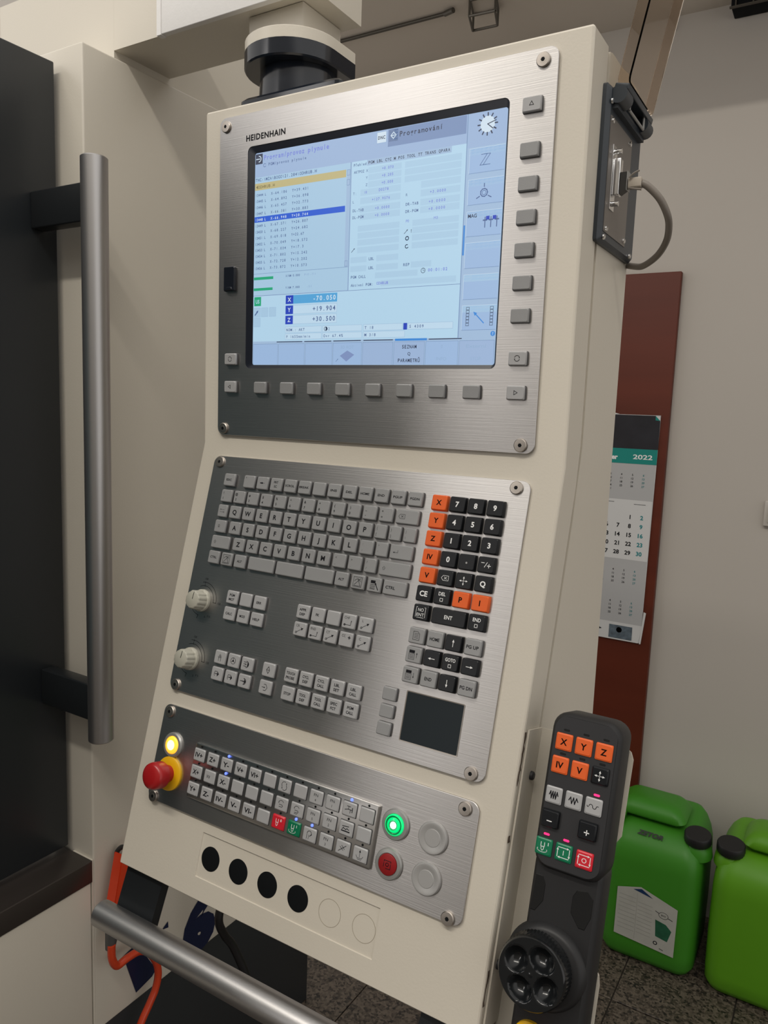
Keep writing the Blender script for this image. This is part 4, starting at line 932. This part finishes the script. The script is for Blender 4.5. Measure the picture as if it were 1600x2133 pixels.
MP = [[t_('IV+', 5.0, 10.5), t_('Z+', 5.2, 9), t_('Y-', 5.2, 8.5), t_('V+', 5.2, 9), t_('VI+', 5.0, 10.5), None, flow, None, FN('4'), FN('1'), tap, None],
      [t_('X+', 5.2, 9), waves(2), t_('X-', 5.2, 8.5), None, None, None, spin(0), spin(3), FN('5'), FN('2'), chips, None],
      [t_('Y+', 5.2, 9), t_('Z-', 5.2, 8.5), t_('IV-', 5.0, 10), t_('V-', 5.2, 8.5), t_('VI-', 5.0, 10), None, spin0, spin1, lampi, FN('3'), clampi, unclamp]]
LIT = {(0, 2), (1, 2), (0, 10), (2, 7), (2, 8)}
bm = bmesh.new(); lathe(bm, [(1.15, 0), (1.1, 0.5), (.6, .9)], 12); LEDD = me('led', bm, 'hole_black', 40)
bm = bmesh.new(); lathe(bm, [(1.5, 0), (1.4, 0.8), (.8, 1.3)], 12); LEDB = me('led', bm, 'led_blue', 40)
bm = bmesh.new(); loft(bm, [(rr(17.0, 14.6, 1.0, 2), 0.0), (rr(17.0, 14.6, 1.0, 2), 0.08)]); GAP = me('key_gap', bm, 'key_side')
for r_ in range(3):
    for c_ in range(12):
        u, v = 60.2 + 19.98 * c_, 340.2 + 18.3 * r_
        m_ = 'key_red' if (r_, c_) == (2, 6) else 'key_green' if (r_, c_) == (2, 7) else 'key_light'
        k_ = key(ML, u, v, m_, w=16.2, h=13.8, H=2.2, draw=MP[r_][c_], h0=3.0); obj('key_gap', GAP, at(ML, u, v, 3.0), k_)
        lit = (r_, c_) in LIT
        obj('indicator', LEDB if lit else LEDD, at(ML, u + 0.3, v - 9.0, 3.0), con)['label'] = 'lit blue LED' if lit else 'dark LED'
# yellow lamp
bm = bmesh.new(); lathe(bm, [(14.0, 0), (14.0, 1.6), (12.6, 3.0), (10.2, 3.2), (10.0, 1.8)], 40); yl = obj('pilot_lamp', me('lamp_ring', bm, 'ring_grey', 35), at(ML, 15.6, 340.6), con); yl['label'] = 'lit yellow lamp button with grey ring'
bm = bmesh.new(); lathe(bm, [(9.9, 1.7), (9.6, 3.2), (8.2, 4.2), (5.5, 4.7), (2, 4.9)], 32); obj('lens', me('lens', bm, 'lamp_yellow', 60), at(ML, 15.6, 340.6), yl)
bm = bmesh.new(); lathe(bm, [(5.6, 4.72), (4, 4.95), (1, 5.05)], 24); obj('bulb_glow', me('bulb', bm, 'lamp_yellow_core', 60), at(ML, 15.6, 340.6), yl)
# emergency stop
es = obj('emergency_stop', None if False else (lambda: (lambda bm: (lathe(bm, [(18.6, 0), (18.6, 2.2), (17.6, 3.0), (9.8, 3.2)], 48), me('estop_base', bm, 'estop_yellow', 40))[1])(bmesh.new()))(), at(ML, 18.2, 372.0), con)
es['label'] = 'red mushroom emergency stop on a yellow ring'
bm = bmesh.new(); lathe(bm, [(9.5, 3), (9.5, 10), (12.5, 12.5), (14.6, 14), (14.8, 24), (14.0, 27.4), (11.5, 29.3), (7, 30.3), (2, 30.7)], 48); obj('mushroom_head', me('estop_head', bm, 'estop_red', 40), at(ML, 18.2, 372.0), es)
# two illuminated buttons and two blanking buttons on the right
def ringed(u, v, name, label):
    bm = bmesh.new(); lathe(bm, [(14.4, 0), (14.4, 1.6), (13.4, 3.0), (10.4, 3.4), (9.9, 2.6)], 48); o = obj(name, me('ring', bm, 'ring_grey', 35), at(ML, u, v), con); o['label'] = label; return o
gb = ringed(310.1, 340.0, 'push_button', 'lit green push button')
M_ = at(ML, 310.1, 340.0)
for prf, m_, nm in (([(9.8, 2.5), (9.6, 4.4), (8.6, 5.4)], 'lamp_green', 'lens'), ([(8.5, 5.35), (7.4, 4.9), (7.0, 4.9)], 'lamp_green_dark', 'lens_groove'), ([(6.9, 4.85), (6.4, 5.9), (4.6, 6.3)], 'lamp_green', 'lens_ring'), ([(4.6, 6.3), (3.9, 5.7), (3.4, 5.8)], 'lamp_green_dark', 'inner_groove'), ([(3.3, 5.75), (2.7, 6.9), (1, 7.3)], 'lamp_green_core', 'bulb_glow')):
    bm = bmesh.new(); lathe(bm, prf, 36, cap0=False, cap1=(nm == 'bulb_glow')); obj(nm, me(nm, bm, m_, 50), M_, gb)
rb_ = ringed(309.8, 376.3, 'push_button', 'red push button with stop symbol'); M_ = at(ML, 309.8, 376.3)
bm = bmesh.new(); lathe(bm, [(9.8, 2.5), (9.6, 3.6), (8.8, 4.1)], 36); obj('red_cap', me('red_cap', bm, 'red_cap', 40), M_, rb_)
I = Ink(4.16); I.line([(-3.6, 2.2), (-3.6, 3.4), (3.6, 3.4), (3.6, 2.2)], .6); I.line([(3.6, 1), (3.6, -3.6), (-1, -3.6)], .6); I.line([(-3.6, 1), (-3.6, -2.4)], .6); I.ring(0, 0, 1.5, .6)
obj('legend', I.done('legend', 'ink_dark'), M_, rb_)
bm = bmesh.new(); lathe(bm, [(14.6, 0), (14.6, 2.0), (13.8, 3.0), (12.2, 3.2), (9.6, 2.3), (8.0, 2.1), (7.6, 2.5), (3, 2.5)], 48); BLK = me('blank', bm, 'blank_button', 40)
for v in (340.0, 376.3): obj('blanking_button', BLK, at(ML, 349.8, v), con)['label'] = 'blank grey round button cover'
# sunk strip: four black plugs and two outlined knock-outs
bm = bmesh.new(); lathe(bm, [(12.6, -4.3), (12.6, -4.0), (12.0, -3.9)], 40); PLG = me('plug', bm, 'hole_black', 40)
for i in range(4): obj('hole_plug', PLG, at(ML, 95.9 + 39.4 * i, 442.6), con)['label'] = 'black round hole plug'
bm = bmesh.new(); n = 48; loft(bm, [(circ(12.9, n), -4.3), (circ(12.9, n), -4.18), (circ(12.5, n), -4.18), (circ(12.5, n), -4.3)], False, False); KO = me('knock_out', bm, 'line_shadow')
for u in (253.1, 292.7): obj('knock_out', KO, at(ML, u, 442.6), con)
# handle bar below the console on black brackets
bm = bmesh.new(); loft(bm, [(circ(13.4, 40), 0), (circ(14.9, 40), 1.6), (circ(14.9, 40), 560), (circ(13.4, 40), 561.6)])
FB = frame((-0.047, -0.146, Z0 - 0.900), (0, 1, 0), (0, 0, 1), (1, 0, 0))
obj('handle_bar', me('handle_bar', bm, 'tube', 40), FB, con)['label'] = 'satin steel grip bar below the console'
for u0, u1 in ((-29, 28), (360, 415)):
    bm = bmesh.new(); P = [(u0 + 2, -478), (u1 + 2, -478), (u1 - 6, -553), (u0 - 6, -553)]; loft(bm, [(P, -24), (P, -12)]); obj('bar_bracket', me('bar_bracket', bm, 'dark_bracket'), ML, con)

# ---- holder for the handheld pendant: flange on the side, tabbed back plate
bm = bmesh.new()
fl_ = [lowp(226, -10.5), lowp(226, -46), lowp(486, -46), lowp(486, -10.5)]
prismx(bm, fl_, XR + 0.0004, XR + 0.0022)
obj('holder_flange', me('holder_flange', bm, 'cream'), None, con)
bm = bmesh.new()
P = [(418.5, -226), (499, -226), (502, -228), (504.5, -234), (503.5, -300), (500, -306), (470, -312), (470, -408), (497, -412), (501, -417), (502.5, -425), (502, -520), (418.5, -520)]
loft(bm, [(P, -48), (P, -46)]); obj('holder_plate', me('holder_plate', bm, 'cream'), ML, con)
SCB = me('side_screw', (lambda bm: (lathe(bm, [(4.2, 0), (4.0, 2.4), (2.8, 3.4), (2.0, 3.4)], 14), bm)[1])(bmesh.new()), 'rubber', 40)
for y, z in ((-0.0425, -0.6373), (-0.0975, -0.79)): obj('holder_screw', SCB, frame((XR + 0.0022, y, Z0 + z), (0, 1, 0), (0, 0, 1), (1, 0, 0)), con)

# ---- service socket on the right side of the console
F = MX(XR)
bm = bmesh.new(); loft(bm, [(rr(120, 137, 3, 3, 97, -82), 0.05), (rr(120, 137, 3, 3, 97, -82), 3.5), (rr(112, 131, 3, 3, 98, -82), 7.0)])
so = obj('service_socket', me('socket', bm, 'socket', 30), F, con)
so['label'] = 'dark grey service socket housing'
bm = bmesh.new(); loft(bm, [(rr(76, 101, 0.8, 2, 82, -90.5), 7.02), (rr(76, 101, 0.8, 2, 82, -90.5), 7.6)]); obj('insert_plate', me('insert', bm, 'insert'), F, so)
bm = bmesh.new(); lathe(bm, [(2.6, 0), (2.4, 1.4), (1.2, 2.0)], 12); SCM = me('socket_screw', bm, 'chrome', 40)
for y, z in ((49.5, -43.5), (112.5, -45), (51.5, -137.5), (115, -136), (42.6, -29), (45.5, -146), (140, -146)):
    obj('socket_screw', SCM, at(F, y, -z, 7.4), so)
bm = bmesh.new()
for a_, b_ in ((0.044, 0.066), (0.126, 0.148)): tube(bm, [(XR + 0.0125, a_, Z0 - 0.023), (XR + 0.0125, b_, Z0 - 0.023)], 0.0078, 16)
box(bm, XR + 0.007, XR + 0.012, 0.046, 0.146, Z0 - 0.034, Z0 - 0.028)
hg = obj('hinge', me('hinge', bm, 'socket', 40), None, so)
bm = bmesh.new(); zt_ = Z0 - 0.017
for a_, b_ in (((XR + 0.016, 0.070, zt_ + 0.006), (XR + 0.016, 0.070, zt_ - 0.012)), ((XR + 0.016, 0.070, zt_ - 0.012), (XR + 0.016, 0.124, zt_ - 0.012)), ((XR + 0.016, 0.124, zt_ - 0.012), (XR + 0.016, 0.124, zt_ + 0.006))): tube(bm, [a_, b_], 0.0013, 8)
obj('spring_clip', me('spring_clip', bm, 'ring_grey', 40), None, so)
# smoked cover: shallow hollow box, flipped up and leaning outwards
th = math.radians(11.5)
FC = frame(Vector((XR + 0.008, 0.0, Z0 - 0.012)), (0, 1, 0), (math.sin(th), 0, math.cos(th)), (math.cos(th), 0, -math.sin(th)))
bm = bmesh.new(); W_, Hh, Dp = 95, 128, 11
o1 = rr(W_, Hh, 6, 5, 98, 66); o2 = rr(W_ - 4, Hh - 4, 5, 5, 98, 66); o3 = rr(W_ - 3, Hh - 3, 5, 5, 98, 66)
A_ = loft(bm, [(o1, 0), (o1, Dp - 2), (o3, Dp)], False, True)
B_ = loft(bm, [(o2, Dp - 2), (o2, 0)], True, False)
n_ = len(o1)
for i in range(n_): bm.faces.new((A_[0][i], A_[0][(i + 1) % n_], B_[1][(i + 1) % n_], B_[1][i]))
cv_ = obj('clear_cover', me('clear_cover', bm, 'smoked', 40), FC, so); cv_['label'] = 'smoked transparent flip-up cover'
bm = bmesh.new(); box(bm, 0.050, 0.146, -0.004, 0.0015, -0.001, 0.012, 0, 0.001); obj('cover_rim', me('cover_rim', bm, 'socket', 40), FC, so)
# connector and its plug
def xb(x0, x1, y0, y1, z0, z1, m_, bev=0.0, nm='part', par=None): return obj(nm, bxm(x0, x1, y0, y1, Z0 + z0, Z0 + z1, m_, bev), None, par)
xb(0.4257, 0.4266, 0.055, 0.069, -0.119, -0.062, 'chrome', 0.0002, 'connector_flange', so)
xb(0.4266, 0.4335, 0.057, 0.067, -0.107, -0.0735, 'chrome', 0.0015, 'connector_shell', so)
for z in (-0.067, -0.1135):
    bm = bmesh.new(); tube(bm, [(0.4266, 0.062, Z0 + z), (0.4325, 0.062, Z0 + z)], 0.0024, 12); obj('thumb_screw', me('thumb_screw', bm, 'chrome', 40), None, so)
ca_ = thing('data_cable', (0.44, 0.062, Z0 - 0.095), 'grey cable loop plugged into the side socket of the console', 'cable')
bm = bmesh.new(); P = [(-106, 0), (-87, 0), (-87, 6.2), (-102, 6.2)]
loft(bm, [[(0.4337 + b_ / 1000, 0.0575, Z0 + a_ / 1000) for a_, b_ in P], [(0.4337 + b_ / 1000, 0.0665, Z0 + a_ / 1000) for a_, b_ in P]])
obj('plug', me('plug', bm, 'plug_dark'), None, ca_)
xb(0.4400, 0.4405, 0.0565, 0.0675, -0.1035, -0.0865, 'ring_grey', 0, 'plug_edge', ca_)
xb(0.4408, 0.4530, 0.0575, 0.0665, -0.1015, -0.0925, 'plug_beige', 0.0012, 'clamp', ca_)
bm = bmesh.new(); tube(bm, spline([(0.4425, 0.056, Z0 - 0.0935), (0.446, 0.056, Z0 - 0.0900), (0.451, 0.057, Z0 - 0.0875)], 4), 0.0009, 6); tube(bm, spline([(0.4420, 0.056, Z0 - 0.102), (0.448, 0.056, Z0 - 0.1035), (0.454, 0.057, Z0 - 0.1045)], 4), 0.0009, 6)
obj('cable_tie', me('cable_tie', bm, 'cable_grey', 40), None, ca_)
CABLE = [(0.4525, 0.062, -0.0972), (0.459, 0.064, -0.1014), (0.4681, 0.07, -0.1112), (0.4734, 0.08, -0.1228), (0.4733, 0.092, -0.1314), (0.4685, 0.108, -0.1409), (0.4573, 0.125, -0.1503), (0.4402, 0.145, -0.1552), (0.4286, 0.155, -0.1536), (0.4100, 0.170, -0.1465), (0.395, 0.178, -0.135)]
bm = bmesh.new(); tube(bm, spline([(x, y, z + Z0) for x, y, z in CABLE], 8), 0.0033, 14); obj('cord', me('cord', bm, 'cable_grey', 60), None, ca_)

# ------------------------------------------------------------------ handheld pendant
hh = thing('handheld_pendant', (0.47, -0.11, Z0 - 0.85), 'black handheld control with orange axis keys and handwheel, in the holder', 'remote control')
bm = bmesh.new()
def hb(ins, z, w0=442, w1=502.5, t_=201.5, b_=333.5, r=14): return (rr(w1 - w0 - 2 * ins, b_ - t_ - 2 * ins, r - ins * .6, 6, (w0 + w1) / 2, -(t_ + b_) / 2), z)
loft(bm, [hb(5, -44), hb(1, -40), hb(0, -34), hb(0, -7), hb(1.0, -3.2), hb(3.2, -0.8)]); obj('upper_housing', me('upper_housing', bm, 'handheld', 35), ML, hh)
bm = bmesh.new(); loft(bm, [(rr(53.5, 124.5, 10.5, 6, 472.25, -267.5), -0.85), (rr(53, 124, 10.5, 6, 472.25, -267.5), -0.1)]); obj('keypad_face', me('keypad_face', bm, 'handheld_face', 35), ML, hh)
bm = bmesh.new()
loft(bm, [(rr(57, 260, 12, 6, 471.5, -450), -45), (rr(60, 263, 12, 6, 471.5, -450), -38), (rr(60, 263, 12, 6, 471.5, -450), -16), (rr(57, 260, 11, 6, 471.5, -450), -10.5), (rr(52, 254, 9, 6, 471.5, -450), -8)]); obj('lower_housing', me('lower_housing', bm, 'handheld', 35), ML, hh)
for P in ([(446, -341), (452, -341), (455, -347), (455, -361), (449, -371), (445, -371)], [(482, -343), (491, -341), (496, -346), (496, -361), (492, -372), (487, -372), (479, -362), (479, -349)]):
    bm = bmesh.new(); c0 = Vector((sum(p[0] for p in P) / len(P), sum(p[1] for p in P) / len(P)))
    Q = [tuple(c0 + (Vector(p) - c0) * .96) for p in P]; loft(bm, [(P, -8.6), (P, -7.9), (Q, -7.5)]); obj('grip_pad', me('grip_pad', bm, 'handheld_dark', 20), ML, hh)
WC = (460.8, 410.5)
bm = bmesh.new(); loft(bm, [(circ(35.5, 48), -12), (circ(34.5, 48), -7), (circ(32.0, 48), -3), (circ(29.5, 48), -1.2)]); obj('wheel_collar', me('wheel_collar', bm, 'handheld', 60), at(ML, 464.5, WC[1] + 0.5), hh)
bm = bmesh.new(); n = 120
def wr(r, z, dp=0.0): return ([((r - (dp if i % 2 else 0)) * math.cos(2 * PI * i / n), (r - (dp if i % 2 else 0)) * math.sin(2 * PI * i / n)) for i in range(n)], z)
loft(bm, [wr(28.5, 0), wr(29.6, 1.5, 1.0), wr(29.2, 13.5, 1.0), wr(28.4, 16.2), wr(27.2, 18)], True, False)
# front disc with four finger hollows
rimv = None
gridn = 56; Rf = 27.2
def dish(x, y):
    z = 18.0
    for a in (62, 152, 242, 332):
        cx_, cy_ = 15.4 * math.cos(math.radians(a)), 15.4 * math.sin(math.radians(a)); ra = math.radians(a); dr_ = (x - cx_) * math.cos(ra) + (y - cy_) * math.sin(ra); dt_ = -(x - cx_) * math.sin(ra) + (y - cy_) * math.cos(ra); d_ = math.hypot(dr_ / 9.6, dt_ / 10.8)
        if d_ < 1: z -= 8.5 * (1 - d_ ** 2.2)
    d_ = math.hypot(x, y)
    if d_ < 1.8: z += 0.5 * (1 - d_ / 1.8)
    return z
prev = None
for ri in range(0, 29):
    r = Rf * (1 - ri / 28); ring_ = [bm.verts.new((r * math.cos(2 * PI * i / n) * S, r * math.sin(2 * PI * i / n) * S, dish(r * math.cos(2 * PI * i / n), r * math.sin(2 * PI * i / n)) * S)) for i in range(n)] if ri < 28 else [bm.verts.new((0, 0, 18.5 * S))]
    if prev:
        for i in range(n):
            if len(ring_) == 1: bm.faces.new((prev[i], prev[(i + 1) % n], ring_[0]))
            else: bm.faces.new((prev[i], prev[(i + 1) % n], ring_[(i + 1) % n], ring_[i]))
    prev = ring_
bmesh.ops.remove_doubles(bm, verts=bm.verts, dist=1e-6)
obj('handwheel', me('handwheel', bm, 'wheel_black', 38), at(ML, WC[0], WC[1], 0.5), hh)['label'] = 'glossy black handwheel with four finger hollows'
for u in (447.6, ): pass
def hk(u, v, m_, d_, w=14.4, h=14.2, H=1.6, lab_=None): return key(ML, u, v, m_, w=w, h=h, H=H, draw=d_, parent=hh, label=lab_, h0=-0.1)
for u, v, s_ in ((455.2, 226.6, 'X'), (472.3, 226.6, 'Y'), (489.4, 226.7, 'Z'), (454.6, 246.2, 'IV'), (471.7, 246.4, 'V')): hk(u, v, 'key_orange', t_(s_, 5.4, b=0.025))
hk(489.0, 246.3, 'key_black', ctr, H=2.4)
def zig(n_, a, w_=8.0):
    def f(I):
        P = [(-w_ / 2 + w_ * i / (2 * n_), (a if i % 2 else -a) if 0 < i < 2 * n_ else 0) for i in range(2 * n_ + 1)]; I.line(P, .85)
    return f
hk(453.3, 271.8, 'key_light', zig(4, 2.8, 7.4)); hk(470.4, 271.8, 'key_light', zig(3, 2.4, 7.6)); hk(487.3, 271.8, 'key_light', lambda I: (I.ring(-2.1, 0, 1.5, .5, 0, 180), I.ring(.9, 0, 1.5, .5, 180, 360), I.ring(3.5, 0, 1.1, .5, 60, 180), I.ring(-4.4, 0, .8, .5, 180, 300)))
hk(453.4, 291.4, 'key_black', lambda I: I.line([(-1.8, -1.6), (1.8, -1.6)], .8), w=15.5, h=14.6, H=4.0); hk(485.4, 291.9, 'key_black', lambda I: (I.line([(-1.8, -1.2), (1.8, -1.2)], .8), I.line([(0, -3), (0, .6)], .8)), w=15.5, h=14.6, H=4.0)
def box1(s_): return lambda I: (I.arrow((-4.6, 4), (4.6, 4), .55, 2.0), I.arrow((5, 3.6), (5, -3.6), .55, 2.0), I.arrow((4.6, -4), (-4.6, -4), .55, 2.0), I.arrow((-5, -3.6), (-5, 3.6), .55, 2.0), I.text(s_, 0, 0, h=4, bold=.0))
hk(451.2, 315.4, 'key_green', spin1); hk(468.4, 315.3, 'key_green', box1('I')); hk(486.0, 315.8, 'key_red', box1('O'))
bm = bmesh.new(); loft(bm, [(rr(5.2, 1.9, .9, 3), -0.1), (rr(4.6, 1.4, .7, 3), 0.7)]); LR = me('led', bm, 'led_red', 40)
bm = bmesh.new(); loft(bm, [(rr(5.2, 1.7, .8, 3), -0.1), (rr(4.6, 1.2, .6, 3), 0.3)]); LD = me('led', bm, 'handheld_dark', 40)
for u, v in ((488.4, 262.3), (451.9, 305.0), (469.0, 305.2)): obj('indicator', LR, at(ML, u, v), hh)['label'] = 'lit red LED'
for u, v in ((456, 216.4), (473, 216.4), (490, 216.6), (455.6, 236.6), (472.4, 236.8), (489.4, 236.8)): obj('indicator', LD, at(ML, u, v), hh)
# small emergency stop at the lower end
eo = obj('emergency_stop', me('e2', (lambda bm: (lathe(bm, [(14.5, -9), (14.5, -4), (13, -2.5), (9, -2.5)], 36), bm)[1])(bmesh.new()), 'estop_yellow', 40), at(ML, 461, 470.5), hh)
bm = bmesh.new(); lathe(bm, [(8, -3), (8, 2), (11, 4), (11.2, 9), (9, 11.5), (3, 12.4)], 36); obj('mushroom_head', me('e3', bm, 'estop_red', 40), at(ML, 461, 470.5), eo)

# ------------------------------------------------------------------ air gun with hose, black cable
FG = MX(-0.275)
gun = thing('air_gun', (-0.275, 0.10, Z0 - 1.13), 'orange-red air gun hanging below the console on an orange hose', 'air gun')
kx_ = (0.6392 + 0.275) / (0.6392 + 0.30)
def g3(y, z, x=-0.275):
    kk = (0.6392 - x) / 0.9392; return Vector((x, -0.6798 + (y + 0.6798) * kk, Z0 - 0.3132 + (z + 0.3132) * kk))
bm = bmesh.new(); A0 = [g3(0.088, -1.035), g3(0.124, -1.065), g3(0.099, -1.150), g3(0.066, -1.135)]
loft(bm, [[a + Vector((-0.012, 0, 0)) for a in A0], [a + Vector((-0.009, 0, 0)) for a in A0], [a + Vector((0.006, 0, 0)) for a in A0], [a + Vector((0.009, 0, 0)) * 0.9 for a in A0]])
bmesh.ops.bevel(bm, geom=list(bm.edges), offset=0.0012, segments=2, affect='EDGES'); obj('grip', me('grip', bm, 'gun_orange', 40), None, gun)
bm = bmesh.new(); tube(bm, [g3(0.078, -1.125), g3(0.072, -1.165), g3(0.068, -1.19)], [0.010, 0.0105, 0.0075], 14); obj('coupling', me('coupling', bm, 'grey_fitting', 50), None, gun)
HP = [(235, 1965), (237, 1992), (247, 2010), (268, 2004), (296, 1999), (318, 2009), (334, 2032), (339, 2060), (332, 2090), (318, 2115), (296, 2150), (270, 2200)]
Cc = Vector((0.6392, -0.6798, Z0 - 0.3132)); RR = Matrix(R_)
hose = []
for i, (x_, y_) in enumerate(HP):
    pass
HOSE = [(0.0709, -1.1850), (0.0716, -1.2095), (0.0811, -1.2285), (0.1004, -1.2285), (0.1266, -1.2317), (0.1473, -1.2474), (0.1630, -1.2740), (0.1683, -1.3005), (0.1621, -1.3258), (0.1490, -1.3446), (0.1290, -1.3700), (0.1060, -1.4100)]
bm = bmesh.new(); tube(bm, spline([g3(y, z, -0.27) for y, z in HOSE], 8), 0.0062, 14); obj('hose', me('hose', bm, 'hose_orange', 60), None, gun)
bm = bmesh.new(); tube(bm, spline([(-0.268, 0.083, Z0 - 1.012), (-0.285, 0.081, Z0 - 1.015), (-0.298, 0.081, Z0 - 1.03), (-0.300, 0.081, Z0 - 1.05)], 5), 0.004, 8)
obj('hook', me('hook', bm, 'dark_bracket', 50), None, mach)
kb = thing('power_cable', (-0.2, 0.3, Z0 - 1.25), 'black cable hanging between the console and the machine base', 'cable')
bm = bmesh.new(); tube(bm, spline([g3(0.322, -1.20, -0.22), g3(0.326, -1.25, -0.22), g3(0.318, -1.29, -0.22), g3(0.335, -1.33, -0.22), g3(0.36, -1.37, -0.215), g3(0.40, -1.46, -0.20)], 8), 0.0075, 12); obj('cord', me('cord2', bm, 'cable_black', 60), None, kb)
